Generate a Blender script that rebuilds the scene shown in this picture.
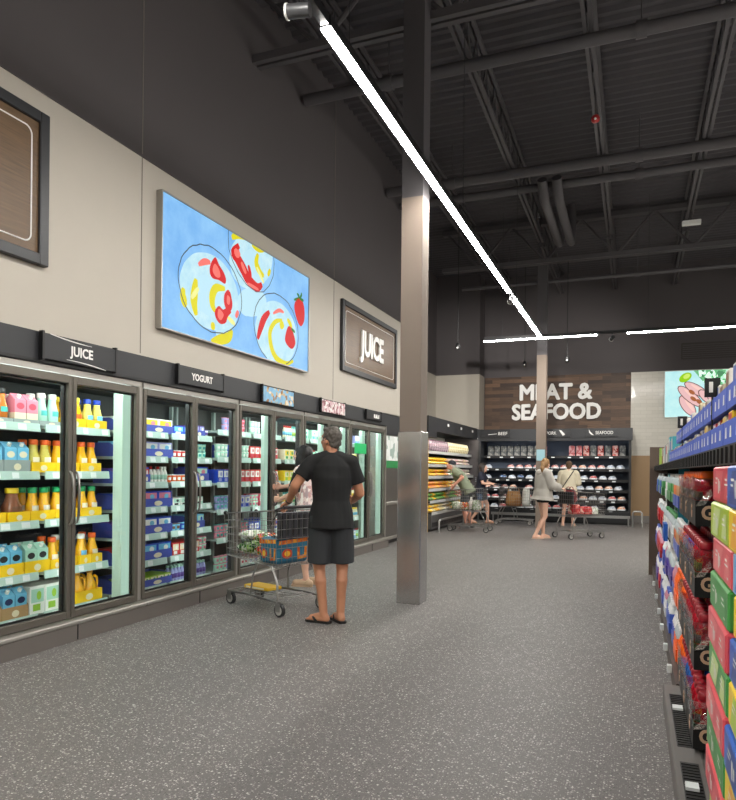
import bpy, math, random
from mathutils import Vector, Matrix, noise
random.seed(7)
SC = bpy.context.scene
COL = SC.collection
R = math.radians
PI = math.pi
for o in list(bpy.data.objects):
    bpy.data.objects.remove(o)

# ------------------------------------------------------------------ camera
cam_d = bpy.data.cameras.new('camera')
cam = bpy.data.objects.new('camera', cam_d)
COL.objects.link(cam)
cam_d.sensor_fit = 'HORIZONTAL'
cam_d.sensor_width = 36.0
cam_d.lens = 36.0 * 675.0 / 736.0
cam_d.shift_y = 69.4 / 736.0
cam_d.clip_start = 0.05
cam_d.clip_end = 200
cam.location = (0, 0, 1.40)
_psi = math.atan(266 / 675.0)
cam.matrix_world = (Matrix.Translation((0, 0, 1.40)) @ Matrix.Rotation(_psi, 4, 'Z')
                    @ Matrix.Rotation(R(90), 4, 'X') @ Matrix.Rotation(R(0.6), 4, 'Z'))
SC.camera = cam

# ------------------------------------------------------------------ world, exposure
world = bpy.data.worlds.new('world')
SC.world = world
world.use_nodes = True
world.node_tree.nodes['Background'].inputs[0].default_value = (0.5, 0.5, 0.52, 1)
world.node_tree.nodes['Background'].inputs[1].default_value = 0.02
SC.view_settings.view_transform = 'Standard'
SC.view_settings.look = 'None'
SC.view_settings.exposure = 0.0
SC.view_settings.gamma = 1.0
SC.view_settings.use_curve_mapping = False
STRIP_LIGHT = 128.0      # radiance of the ceiling strip lenses
CASE_LIGHT = 32.0        # radiance of the added LED strips inside the coolers


# ------------------------------------------------------------------ materials
def lin(c):
    if isinstance(c, str):
        c = [int(c[i:i + 2], 16) / 255 for i in (0, 2, 4)]
    else:
        c = [x / 255 for x in c]
    return tuple(x / 12.92 if x <= 0.04045 else ((x + 0.055) / 1.055) ** 2.4 for x in c) + (1.0,)


MATS = {}


def mat(name, col=(128, 128, 128), rough=0.5, metal=0.0, var=0.06, scale=6.0, emit=0.0, bump=0.0, bscale=80.0,
        stretch=None, spec=0.5, trans=0.0, alpha=1.0, sheen=0.0):
    """principled material whose colour is lightly mottled by noise"""
    if name in MATS:
        return MATS[name]
    m = bpy.data.materials.new(name)
    MATS[name] = m
    m.use_nodes = True
    nt = m.node_tree
    b = nt.nodes['Principled BSDF']
    c = lin(col)
    b.inputs['Roughness'].default_value = rough
    b.inputs['Metallic'].default_value = metal
    b.inputs['Specular IOR Level'].default_value = spec
    b.inputs['Base Color'].default_value = c
    if trans:
        b.inputs['Transmission Weight'].default_value = trans
    if alpha < 1:
        b.inputs['Alpha'].default_value = alpha
    if sheen:
        b.inputs['Sheen Weight'].default_value = sheen
    if emit:
        b.inputs['Emission Color'].default_value = c
        b.inputs['Emission Strength'].default_value = emit
        b.inputs['Base Color'].default_value = (c[0] * .03, c[1] * .03, c[2] * .03, 1)
        b.inputs['Specular IOR Level'].default_value = .15
    tc = nt.nodes.new('ShaderNodeTexCoord')
    mp = nt.nodes.new('ShaderNodeMapping')
    nt.links.new(tc.outputs['Object'], mp.inputs['Vector'])
    if stretch:
        mp.inputs['Scale'].default_value = stretch
    if var and not emit:
        n = nt.nodes.new('ShaderNodeTexNoise')
        n.inputs['Scale'].default_value = scale
        n.inputs['Detail'].default_value = 3
        nt.links.new(mp.outputs['Vector'], n.inputs['Vector'])
        mx = nt.nodes.new('ShaderNodeMix')
        mx.data_type = 'RGBA'
        mx.inputs['A'].default_value = tuple(x * (1 - var) for x in c[:3]) + (1,)
        mx.inputs['B'].default_value = tuple(min(1, x * (1 + var)) for x in c[:3]) + (1,)
        nt.links.new(n.outputs['Fac'], mx.inputs['Factor'])
        nt.links.new(mx.outputs['Result'], b.inputs['Base Color'])
    if bump:
        n2 = nt.nodes.new('ShaderNodeTexNoise')
        n2.inputs['Scale'].default_value = bscale
        n2.inputs['Detail'].default_value = 2
        nt.links.new(mp.outputs['Vector'], n2.inputs['Vector'])
        bp = nt.nodes.new('ShaderNodeBump')
        bp.inputs['Strength'].default_value = bump
        bp.inputs['Distance'].default_value = 0.01
        nt.links.new(n2.outputs['Fac'], bp.inputs['Height'])
        nt.links.new(bp.outputs['Normal'], b.inputs['Normal'])
    return m


def mat_spots(name, cols, scale=30.0, rough=0.5, emit=0.0, stretch=(1, 1, 1), weights=None):
    """patchwork of colours from a voronoi texture (printed packs, pictures, bagged food)"""
    if name in MATS:
        return MATS[name]
    m = bpy.data.materials.new(name)
    MATS[name] = m
    m.use_nodes = True
    nt = m.node_tree
    b = nt.nodes['Principled BSDF']
    b.inputs['Roughness'].default_value = rough
    tc = nt.nodes.new('ShaderNodeTexCoord')
    mp = nt.nodes.new('ShaderNodeMapping')
    mp.inputs['Scale'].default_value = stretch
    nt.links.new(tc.outputs['Object'], mp.inputs['Vector'])
    nz = nt.nodes.new('ShaderNodeTexNoise')
    nz.inputs['Scale'].default_value = scale * .8
    nt.links.new(mp.outputs['Vector'], nz.inputs['Vector'])
    ad = nt.nodes.new('ShaderNodeMix')
    ad.data_type = 'VECTOR'
    ad.inputs['Factor'].default_value = 0.04
    nt.links.new(mp.outputs['Vector'], ad.inputs['A'])
    nt.links.new(nz.outputs['Color'], ad.inputs['B'])
    v = nt.nodes.new('ShaderNodeTexVoronoi')
    v.inputs['Scale'].default_value = scale
    nt.links.new(ad.outputs['Result'], v.inputs['Vector'])
    sp = nt.nodes.new('ShaderNodeSeparateColor')
    nt.links.new(v.outputs['Color'], sp.inputs['Color'])
    rp = nt.nodes.new('ShaderNodeValToRGB')
    rp.color_ramp.interpolation = 'CONSTANT'
    el = rp.color_ramp.elements
    n = len(cols)
    w = weights or [1] * n
    tot = float(sum(w))
    pos = 0
    for i, c in enumerate(cols):
        e = el[0] if i == 0 else (el[1] if i == 1 else el.new(pos))
        e.position = pos
        e.color = lin(c)
        pos += w[i] / tot
    nt.links.new(sp.outputs[0], rp.inputs['Fac'])
    nt.links.new(rp.outputs['Color'], b.inputs['Base Color'])
    if emit:
        nt.links.new(rp.outputs['Color'], b.inputs['Emission Color'])
        b.inputs['Emission Strength'].default_value = emit
    return m


def mat_glass(name, tint=(0.93, 0.97, 0.96), refl=1.0, rough=0.0):
    """a thin pane: straight-through glass plus a mirror share that grows towards grazing angles"""
    if name in MATS:
        return MATS[name]
    m = bpy.data.materials.new(name)
    MATS[name] = m
    m.use_nodes = True
    nt = m.node_tree
    nt.nodes.remove(nt.nodes['Principled BSDF'])
    out = nt.nodes['Material Output']
    tr = nt.nodes.new('ShaderNodeBsdfTransparent')
    tr.inputs[0].default_value = tint + (1,)
    gl = nt.nodes.new('ShaderNodeBsdfGlossy')
    gl.inputs['Roughness'].default_value = rough
    fr = nt.nodes.new('ShaderNodeFresnel')
    fr.inputs['IOR'].default_value = 1.45
    mt = nt.nodes.new('ShaderNodeMath')
    mt.operation = 'MULTIPLY'
    mt.inputs[1].default_value = refl
    nt.links.new(fr.outputs[0], mt.inputs[0])
    mx = nt.nodes.new('ShaderNodeMixShader')
    nt.links.new(mt.outputs[0], mx.inputs[0])
    nt.links.new(tr.outputs[0], mx.inputs[1])
    nt.links.new(gl.outputs[0], mx.inputs[2])
    nt.links.new(mx.outputs[0], out.inputs[0])
    return m


def mat_wood(name, cols, plank=(3.0, 12.0), rough=0.5, axes='YZ', grain=30.0):
    """planked wood: brick-texture boards of mixed tone with stretched grain"""
    if name in MATS:
        return MATS[name]
    m = bpy.data.materials.new(name)
    MATS[name] = m
    m.use_nodes = True
    nt = m.node_tree
    b = nt.nodes['Principled BSDF']
    b.inputs['Roughness'].default_value = rough
    tc = nt.nodes.new('ShaderNodeTexCoord')
    sep = nt.nodes.new('ShaderNodeSeparateXYZ')
    cmb = nt.nodes.new('ShaderNodeCombineXYZ')
    nt.links.new(tc.outputs['Object'], sep.inputs[0])
    nt.links.new(sep.outputs[axes[0]], cmb.inputs[0])
    nt.links.new(sep.outputs[axes[1]], cmb.inputs[1])
    br = nt.nodes.new('ShaderNodeTexBrick')
    br.offset = 0.37
    br.offset_frequency = 2
    br.inputs['Scale'].default_value = 1.0
    br.inputs['Brick Width'].default_value = plank[0]
    br.inputs['Row Height'].default_value = plank[1]
    br.inputs['Mortar Size'].default_value = 0.003
    br.inputs['Mortar Smooth'].default_value = 0.1
    br.inputs['Color1'].default_value = (0, 0, 0, 1)
    br.inputs['Color2'].default_value = (1, 1, 1, 1)
    br.inputs['Mortar'].default_value = (0.25, .25, .25, 1)
    nt.links.new(cmb.outputs[0], br.inputs['Vector'])
    rp = nt.nodes.new('ShaderNodeValToRGB')
    el = rp.color_ramp.elements
    for i, c in enumerate(cols):
        e = el[0] if i == 0 else (el[1] if i == 1 else el.new(i / (len(cols) - 1)))
        e.position = i / (len(cols) - 1)
        e.color = lin(c)
    nt.links.new(br.outputs['Color'], rp.inputs['Fac'])
    mp = nt.nodes.new('ShaderNodeMapping')
    mp.inputs['Scale'].default_value = (1.5, grain, 1)
    nt.links.new(cmb.outputs[0], mp.inputs['Vector'])
    n = nt.nodes.new('ShaderNodeTexNoise')
    n.inputs['Scale'].default_value = 2.5
    n.inputs['Detail'].default_value = 5
    nt.links.new(mp.outputs['Vector'], n.inputs['Vector'])
    mx = nt.nodes.new('ShaderNodeMix')
    mx.data_type = 'RGBA'
    mx.blend_type = 'MULTIPLY'
    mx.inputs['Factor'].default_value = 0.75
    nt.links.new(rp.outputs['Color'], mx.inputs['A'])
    r2 = nt.nodes.new('ShaderNodeValToRGB')
    r2.color_ramp.elements[0].position = .3
    r2.color_ramp.elements[0].color = (.55, .55, .55, 1)
    r2.color_ramp.elements[1].position = .7
    r2.color_ramp.elements[1].color = (1.15, 1.15, 1.15, 1)
    nt.links.new(n.outputs['Fac'], r2.inputs['Fac'])
    nt.links.new(r2.outputs['Color'], mx.inputs['B'])
    nt.links.new(mx.outputs['Result'], b.inputs['Base Color'])
    return m


def mat_floor(name):
    m = bpy.data.materials.new(name)
    m.use_nodes = True
    nt = m.node_tree
    b = nt.nodes['Principled BSDF']
    tc = nt.nodes.new('ShaderNodeTexCoord')

    def flecks(scale, lo, hi, warp):
        n = nt.nodes.new('ShaderNodeTexNoise')
        n.inputs['Scale'].default_value = scale * 1.7
        n.inputs['Detail'].default_value = 2
        nt.links.new(tc.outputs['Object'], n.inputs['Vector'])
        mv = nt.nodes.new('ShaderNodeMix')
        mv.data_type = 'VECTOR'
        mv.inputs['Factor'].default_value = warp
        nt.links.new(tc.outputs['Object'], mv.inputs['A'])
        nt.links.new(n.outputs['Color'], mv.inputs['B'])
        v = nt.nodes.new('ShaderNodeTexVoronoi')
        v.inputs['Scale'].default_value = scale
        nt.links.new(mv.outputs['Result'], v.inputs['Vector'])
        sc = nt.nodes.new('ShaderNodeSeparateColor')
        nt.links.new(v.outputs['Color'], sc.inputs['Color'])
        # each cell keeps its own threshold so that flecks differ in size and many cells stay empty
        th = nt.nodes.new('ShaderNodeMapRange')
        th.inputs['From Min'].default_value = 0
        th.inputs['From Max'].default_value = 1
        th.inputs['To Min'].default_value = lo
        th.inputs['To Max'].default_value = hi
        nt.links.new(sc.outputs[0], th.inputs['Value'])
        lt = nt.nodes.new('ShaderNodeMath')
        lt.operation = 'LESS_THAN'
        nt.links.new(v.outputs['Distance'], lt.inputs[0])
        nt.links.new(th.outputs['Result'], lt.inputs[1])
        return lt.outputs[0], sc.outputs[1]
    big, shade = flecks(78.0, -0.30, 0.47, 0.012)
    small, _ = flecks(120.0, -0.35, 0.48, 0.006)
    dark, _ = flecks(80.0, -0.3, 0.42, 0.01)
    base = nt.nodes.new('ShaderNodeTexNoise')
    base.inputs['Scale'].default_value = 0.8
    base.inputs['Detail'].default_value = 4
    nt.links.new(tc.outputs['Object'], base.inputs['Vector'])
    rp = nt.nodes.new('ShaderNodeValToRGB')
    rp.color_ramp.elements[0].position = .3
    rp.color_ramp.elements[0].color = lin((99, 95, 93))
    rp.color_ramp.elements[1].position = .7
    rp.color_ramp.elements[1].color = lin((106, 102, 100))
    nt.links.new(base.outputs['Fac'], rp.inputs['Fac'])

    def over(a, fac, col):
        mx = nt.nodes.new('ShaderNodeMix')
        mx.data_type = 'RGBA'
        nt.links.new(fac, mx.inputs['Factor'])
        nt.links.new(a, mx.inputs['A'])
        if isinstance(col, tuple):
            mx.inputs['B'].default_value = col
        else:
            nt.links.new(col, mx.inputs['B'])
        return mx.outputs['Result']
    c = over(rp.outputs['Color'], dark, lin((78, 75, 74)))
    c = over(c, small, lin((146, 142, 138)))
    fr = nt.nodes.new('ShaderNodeValToRGB')
    fr.color_ramp.elements[0].color = lin((152, 147, 142))
    fr.color_ramp.elements[1].color = lin((206, 202, 196))
    nt.links.new(shade, fr.inputs['Fac'])
    c = over(c, big, fr.outputs['Color'])
    nt.links.new(c, b.inputs['Base Color'])
    b.inputs['Roughness'].default_value = 0.52
    b.inputs['Specular IOR Level'].default_value = 0.34
    n3 = nt.nodes.new('ShaderNodeTexNoise')
    n3.inputs['Scale'].default_value = 140
    nt.links.new(tc.outputs['Object'], n3.inputs['Vector'])
    bp = nt.nodes.new('ShaderNodeBump')
    bp.inputs['Strength'].default_value = 0.12
    bp.inputs['Distance'].default_value = 0.004
    nt.links.new(n3.outputs['Fac'], bp.inputs['Height'])
    nt.links.new(bp.outputs['Normal'], b.inputs['Normal'])
    return m


def mat_tile(name):
    m = bpy.data.materials.new(name)
    m.use_nodes = True
    nt = m.node_tree
    b = nt.nodes['Principled BSDF']
    b.inputs['Roughness'].default_value = 0.12
    tc = nt.nodes.new('ShaderNodeTexCoord')
    sep = nt.nodes.new('ShaderNodeSeparateXYZ')
    cmb = nt.nodes.new('ShaderNodeCombineXYZ')
    nt.links.new(tc.outputs['Object'], sep.inputs[0])
    nt.links.new(sep.outputs['X'], cmb.inputs[0])
    nt.links.new(sep.outputs['Z'], cmb.inputs[1])
    br = nt.nodes.new('ShaderNodeTexBrick')
    br.inputs['Scale'].default_value = 1.0
    br.inputs['Brick Width'].default_value = 0.3
    br.inputs['Row Height'].default_value = 0.1
    br.inputs['Mortar Size'].default_value = 0.004
    br.inputs['Color1'].default_value = lin((196, 192, 182))
    br.inputs['Color2'].default_value = lin((204, 200, 190))
    br.inputs['Mortar'].default_value = lin((186, 182, 172))
    nt.links.new(cmb.outputs[0], br.inputs['Vector'])
    nt.links.new(br.outputs['Color'], b.inputs['Base Color'])
    n = nt.nodes.new('ShaderNodeTexNoise')
    n.inputs['Scale'].default_value = 5
    nt.links.new(cmb.outputs[0], n.inputs['Vector'])
    bp = nt.nodes.new('ShaderNodeBump')
    bp.inputs['Strength'].default_value = 0.25
    bp.inputs['Distance'].default_value = 0.02
    nt.links.new(n.outputs['Fac'], bp.inputs['Height'])
    nt.links.new(bp.outputs['Normal'], b.inputs['Normal'])
    return m


# ------------------------------------------------------------------ mesh builder
class MB:
    def __init__(self):
        self.v, self.f, self.m, self.s = [], [], [], []

    def add(self, vs, fs, mi=0, smooth=False, M=None):
        k = len(self.v)
        if M is not None:
            vs = [M @ Vector(p) for p in vs]
        self.v += [tuple(p) for p in vs]
        for f in fs:
            self.f.append(tuple(i + k for i in f))
            self.m.append(mi)
            self.s.append(smooth)
        return self

    def box(self, x0, x1, y0, y1, z0, z1, mi=0, M=None):
        v = [(x, y, z) for z in (z0, z1) for y in (y0, y1) for x in (x0, x1)]
        f = [(0, 2, 3, 1), (4, 5, 7, 6), (0, 1, 5, 4), (2, 6, 7, 3), (0, 4, 6, 2), (1, 3, 7, 5)]
        return self.add(v, f, mi, False, M)

    def cbox(self, x0, x1, y0, y1, z0, z1, c=0.01, mi=0, M=None, smooth=False):
        """box with chamfered edges"""
        lo, hi = (x0, y0, z0), (x1, y1, z1)
        vs, idx = [], {}
        for sx in (0, 1):
            for sy in (0, 1):
                for sz in (0, 1):
                    s = (sx, sy, sz)
                    for a in range(3):
                        p = []
                        for b in range(3):
                            e = hi[b] if s[b] else lo[b]
                            if b != a:
                                e += -c if s[b] else c
                            p.append(e)
                        idx[s + (a,)] = len(vs)
                        vs.append(tuple(p))
        fs = []
        cen = Vector([(lo[i] + hi[i]) / 2 for i in range(3)])

        def face(ids):
            pts = [Vector(vs[i]) for i in ids]
            n = (pts[1] - pts[0]).cross(pts[2] - pts[0])
            mid = sum(pts, Vector()) / len(pts)
            fs.append(tuple(ids) if n.dot(mid - cen) > 0 else tuple(reversed(ids)))
        for a in range(3):
            b, d = [i for i in range(3) if i != a]
            for sa in (0, 1):
                ids = []
                for sb, sd in ((0, 0), (1, 0), (1, 1), (0, 1)):
                    s = [0, 0, 0]
                    s[a], s[b], s[d] = sa, sb, sd
                    ids.append(idx[tuple(s) + (a,)])
                face(ids)
            for sb in (0, 1):
                for sd in (0, 1):
                    s0, s1 = [0] * 3, [0] * 3
                    s0[a], s0[b], s0[d] = 0, sb, sd
                    s1[a], s1[b], s1[d] = 1, sb, sd
                    face([idx[tuple(s0) + (b,)], idx[tuple(s1) + (b,)], idx[tuple(s1) + (d,)], idx[tuple(s0) + (d,)]])
        for sx in (0, 1):
            for sy in (0, 1):
                for sz in (0, 1):
                    s = (sx, sy, sz)
                    face([idx[s + (0,)], idx[s + (1,)], idx[s + (2,)]])
        return self.add(vs, fs, mi, smooth, M)

    def quad(self, a, b, c, d, mi=0):
        return self.add([a, b, c, d], [(0, 1, 2, 3)], mi)

    def cyl(self, p0, p1, r0, r1=None, n=12, mi=0, caps=True, smooth=True):
        r1 = r0 if r1 is None else r1
        p0, p1 = Vector(p0), Vector(p1)
        ax = (p1 - p0).normalized()
        up = Vector((0, 0, 1)) if abs(ax.z) < .9 else Vector((1, 0, 0))
        a = ax.cross(up).normalized()
        b = ax.cross(a)
        vs = []
        for p, r in ((p0, r0), (p1, r1)):
            for i in range(n):
                t = 2 * PI * i / n
                vs.append(p + a * (r * math.cos(t)) + b * (r * math.sin(t)))
        fs = [(i, i + n, (i + 1) % n + n, (i + 1) % n) for i in range(n)]
        self.add(vs, fs, mi, smooth)
        if caps:
            self.add(vs, [tuple(range(n)), tuple(reversed(range(n, 2 * n)))], mi, False)
        return self

    def tube(self, pts, r, n=8, mi=0, closed=False):
        pts = [Vector(p) for p in pts]
        k = len(pts)
        vs = []
        prev = None
        for i, p in enumerate(pts):
            if closed:
                t = (pts[(i + 1) % k] - pts[i - 1]).normalized()
            else:
                t = (pts[min(i + 1, k - 1)] - pts[max(i - 1, 0)]).normalized()
            if prev is None:
                up = Vector((0, 0, 1)) if abs(t.z) < .9 else Vector((1, 0, 0))
                a = t.cross(up).normalized()
            else:
                a = (prev - t * prev.dot(t)).normalized()
            prev = a
            b = t.cross(a)
            rr = r[i] if isinstance(r, (list, tuple)) else r
            for j in range(n):
                q = 2 * PI * j / n
                vs.append(p + a * (rr * math.cos(q)) + b * (rr * math.sin(q)))
        fs = []
        for i in range(k if closed else k - 1):
            i2 = (i + 1) % k
            for j in range(n):
                j2 = (j + 1) % n
                fs.append((i * n + j, i * n + j2, i2 * n + j2, i2 * n + j))
        self.add(vs, fs, mi, True)
        if not closed:
            self.add(vs, [tuple(reversed(range(n))), tuple(range((k - 1) * n, k * n))], mi, False)
        return self

    def lathe(self, prof, n=14, c=(0, 0, 0), mi=0, smooth=True, sx=1.0, sy=1.0, mis=None):
        vs = []
        for r, z in prof:
            for j in range(n):
                t = 2 * PI * j / n
                vs.append((c[0] + r * sx * math.cos(t), c[1] + r * sy * math.sin(t), c[2] + z))
        k = len(prof)
        for i in range(k - 1):
            fs = [(i * n + j, i * n + (j + 1) % n, (i + 1) * n + (j + 1) % n, (i + 1) * n + j) for j in range(n)]
            q = len(self.v)
            self.add(vs if i == 0 else [], [], 0)
            if i == 0:
                base = q
            for f in fs:
                self.f.append(tuple(x + base for x in f))
                self.m.append(mis[i] if mis else mi)
                self.s.append(smooth)
        self.f.append(tuple(base + x for x in reversed(range(n))))
        self.m.append(mis[0] if mis else mi)
        self.s.append(False)
        self.f.append(tuple(base + (k - 1) * n + x for x in range(n)))
        self.m.append(mis[-1] if mis else mi)
        self.s.append(False)
        return self

    def ball(self, c, r, n=12, mi=0, M=None):
        if not isinstance(r, (tuple, list)):
            r = (r, r, r)
        m = max(4, n // 2 + 1)
        vs = [(c[0], c[1], c[2] - r[2])]
        for i in range(1, m):
            ph = -PI / 2 + PI * i / m
            for j in range(n):
                t = 2 * PI * j / n
                vs.append((c[0] + r[0] * math.cos(ph) * math.cos(t), c[1] + r[1] * math.cos(ph) * math.sin(t), c[2] + r[2] * math.sin(ph)))
        vs.append((c[0], c[1], c[2] + r[2]))
        fs = [(0, 1 + (j + 1) % n, 1 + j) for j in range(n)]
        for i in range(m - 2):
            for j in range(n):
                a, b = 1 + i * n + j, 1 + i * n + (j + 1) % n
                fs.append((a, b, b + n, a + n))
        last = len(vs) - 1
        o = 1 + (m - 2) * n
        fs += [(o + j, o + (j + 1) % n, last) for j in range(n)]
        return self.add(vs, fs, mi, True, M)

    def pill(self, p0, p1, r0, r1, n=14, mi=0, flat0=False, flat1=False):
        """tapered capsule; flat ends where asked (hems and cuffs)"""
        p0, p1 = Vector(p0), Vector(p1)
        ax = (p1 - p0).normalized()
        up = Vector((0, 0, 1)) if abs(ax.z) < .9 else Vector((0, 1, 0))
        a = ax.cross(up).normalized()
        b = ax.cross(a)
        rings = []
        if not flat0:
            for k in (80, 60, 40, 20):
                rings.append((p0 - ax * (r0 * math.sin(R(k))), r0 * math.cos(R(k))))
        rings.append((p0, r0))
        rings.append((p1, r1))
        if not flat1:
            for k in (20, 40, 60, 80):
                rings.append((p1 + ax * (r1 * math.sin(R(k))), r1 * math.cos(R(k))))
        return self.loft([(c, a * r, b * r) for c, r in rings], n, mi)

    def loft(self, rings, n=16, mi=0, smooth=True):
        vs = []
        for c, a, b in rings:
            for j in range(n):
                t = 2 * PI * j / n
                vs.append(Vector(c) + Vector(a) * math.cos(t) + Vector(b) * math.sin(t))
        fs = []
        for i in range(len(rings) - 1):
            for j in range(n):
                fs.append((i * n + j, i * n + (j + 1) % n, (i + 1) * n + (j + 1) % n, (i + 1) * n + j))
        fs.append(tuple(reversed(range(n))))
        fs.append(tuple(range((len(rings) - 1) * n, len(rings) * n)))
        return self.add(vs, fs, mi, smooth)

    def poly(self, pts, mi=0, thick=0.0, nrm=None):
        """flat polygon, optionally extruded along nrm"""
        k = len(pts)
        pts = [Vector(p) for p in pts]
        if not thick:
            return self.add(pts, [tuple(range(k))], mi)
        nv = Vector(nrm) * thick
        vs = pts + [p + nv for p in pts]
        fs = [tuple(reversed(range(k))), tuple(range(k, 2 * k))]
        fs += [(i, (i + 1) % k, (i + 1) % k + k, i + k) for i in range(k)]
        return self.add(vs, fs, mi)

    def mesh(self, name, mats):
        me = bpy.data.meshes.new(name)
        me.from_pydata(self.v, [], self.f)
        for m in (mats if isinstance(mats, (list, tuple)) else [mats]):
            me.materials.append(m)
        me.polygons.foreach_set('material_index', self.m)
        me.polygons.foreach_set('use_smooth', self.s)
        me.update()
        return me

    def build(self, name, mats, parent=None, loc=(0, 0, 0), rz=0.0):
        return put(self.mesh(name, mats), name, parent, loc, rz)


def put(me, name, parent=None, loc=(0, 0, 0), rz=0.0):
    o = bpy.data.objects.new(name, me)
    COL.objects.link(o)
    o.location = loc
    o.rotation_euler = (0, 0, rz)
    if parent:
        o.parent = parent
    return o


def tag(o, label=None, cat=None, group=None, kind=None):
    if label:
        o['label'] = label
    if cat:
        o['category'] = cat
    if group:
        o['group'] = group
    if kind:
        o['kind'] = kind
    return o


def thing(name, label, cat, loc=(0, 0, 0), rz=0.0, group=None):
    o = bpy.data.objects.new(name, None)
    COL.objects.link(o)
    o.location = loc
    o.rotation_euler = (0, 0, rz)
    o.empty_display_size = .1
    return tag(o, label, cat, group)


def struct(o, label=None):
    o['kind'] = 'structure'
    if label:
        o['label'] = label
        o['category'] = 'room structure'
    return o


ORD = ('zeroth first second third fourth fifth sixth seventh eighth ninth tenth eleventh twelfth thirteenth fourteenth fifteenth '
       'sixteenth seventeenth eighteenth nineteenth twentieth twenty-first twenty-second twenty-third twenty-fourth twenty-fifth '
       'twenty-sixth twenty-seventh twenty-eighth twenty-ninth thirtieth').split()
COUNT = {}


def numbered(desc, where, frm='from left'):
    """label that counts the look-alikes along one shelf"""
    k = (desc, where)
    COUNT[k] = COUNT.get(k, 0) + 1
    return '%s %s %s, %s' % (ORD[COUNT[k]], desc, frm, where)


PROTO = {}


def inst(key, maker, loc, rz, label, cat, group=None, scale=None):
    """maker() -> [(name, mesh), (partname, mesh) ...]; the first mesh is the thing, the others its parts; meshes are shared"""
    if key not in PROTO:
        PROTO[key] = maker()
    parts = PROTO[key]
    root = put(parts[0][1], parts[0][0], None, loc, rz)
    if scale:
        root.scale = scale
    tag(root, label, cat, group)
    for nm, me in parts[1:]:
        put(me, nm, root)
    return root


def text_mesh(s, size, extrude=0.01, bold=0.02, xs=1.0, spacing=1.0, align='CENTER'):
    cu = bpy.data.curves.new('lettering', 'FONT')
    cu.body = s
    cu.size = size
    cu.extrude = extrude
    cu.offset = bold
    cu.space_character = spacing
    cu.align_x = align
    cu.align_y = 'CENTER'
    cu.resolution_u = 3
    o = bpy.data.objects.new('tmp', cu)
    COL.objects.link(o)
    bpy.context.view_layer.update()
    dg = bpy.context.evaluated_depsgraph_get()
    me = bpy.data.meshes.new_from_object(o.evaluated_get(dg))
    bpy.data.objects.remove(o)
    bpy.data.curves.remove(cu)
    if xs != 1.0:
        me.transform(Matrix.Scale(xs, 4, (1, 0, 0)))
    return me


# text lies in its local xy plane; these turn it to face +X (left wall) or -Y (back wall)
FACE_PX = Matrix(((0, 0, 1, 0), (1, 0, 0, 0), (0, 1, 0, 0), (0, 0, 0, 1)))
FACE_NY = Matrix(((1, 0, 0, 0), (0, 0, -1, 0), (0, 1, 0, 0), (0, 0, 0, 1)))
FACE_NX = Matrix(((0, 0, -1, 0), (-1, 0, 0, 0), (0, 1, 0, 0), (0, 0, 0, 1)))


def lettering(s, size, loc, face, m, parent, xs=1.0, bold=0.02, extrude=0.01, spacing=1.0, name='lettering'):
    me = text_mesh(s, size, extrude, bold, xs, spacing)
    me.transform(face)
    me.materials.clear()
    me.materials.append(m)
    return put(me, name, parent, loc)


def baked(mb, mats, voxel=0.01, smooth=4, wrinkle=0.0, wscale=14.0, noise_seed=0.0, wstretch=(1, 1, 1)):
    """union of overlapping closed shapes -> one continuous skin"""
    me = mb.mesh('tmp', mats)
    o = bpy.data.objects.new('tmp', me)
    COL.objects.link(o)
    md = o.modifiers.new('r', 'REMESH')
    md.mode = 'VOXEL'
    md.voxel_size = voxel
    md.use_smooth_shade = True
    if smooth:
        s = o.modifiers.new('s', 'SMOOTH')
        s.factor = 0.5
        s.iterations = smooth
    bpy.context.view_layer.update()
    dg = bpy.context.evaluated_depsgraph_get()
    out = bpy.data.meshes.new_from_object(o.evaluated_get(dg))
    bpy.data.objects.remove(o)
    bpy.data.meshes.remove(me)
    out.materials.clear()
    for m in (mats if isinstance(mats, (list, tuple)) else [mats]):
        out.materials.append(m)
    if wrinkle:
        ns = [v.normal.copy() for v in out.vertices]
        for v, nn in zip(out.vertices, ns):
            p = Vector((v.co.x * wstretch[0], v.co.y * wstretch[1], v.co.z * wstretch[2])) * wscale + Vector((noise_seed,) * 3)
            v.co += nn * (wrinkle * noise.noise(p))
    out.polygons.foreach_set('use_smooth', [True] * len(out.polygons))
    out.update()
    return out

# ================================================================== THE ROOM
M_BEIGE = mat('beige_wall_paint', (180, 173, 161), .6, var=.02)
M_DARK = mat('charcoal_wall_paint', (80, 75, 76), .75, var=.04, scale=1.5)
M_DECK = mat('charcoal_deck_paint', (75, 72, 75), .7, var=.06)
M_STEELP = mat('charcoal_steel_paint', (80, 77, 79), .6, var=.06)
M_TAUPE = mat('taupe_column_paint', (120, 107, 96), .7, var=.03)
M_STAIN = mat('brushed_stainless', (196, 196, 196), .26, 1.0, var=.12, scale=5, stretch=(40, 40, .4))
M_GREYM = mat('grey_enamel', (112, 108, 104), .45, .2, var=.04)
M_BLACK = mat('black_plastic', (22, 22, 23), .45, var=.05)
M_BLACKM = mat('black_powder_coat', (34, 34, 36), .4, var=.05)
M_WHITE = mat('white_plastic', (232, 232, 228), .4, var=.02)
M_TAN = mat('tan_wall_panel', (150, 122, 88), .6, var=.04)
M_CHROME = mat('chrome_wire', (178, 178, 178), .25, 1.0, var=.03)

FL = MB()
FL.quad((-12, -9, 0), (14, -9, 0), (14, 24, 0), (-12, 24, 0))
struct(FL.build('floor', mat_floor('speckled_grey_vinyl')), 'grey vinyl floor with scattered pale flecks')

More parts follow.
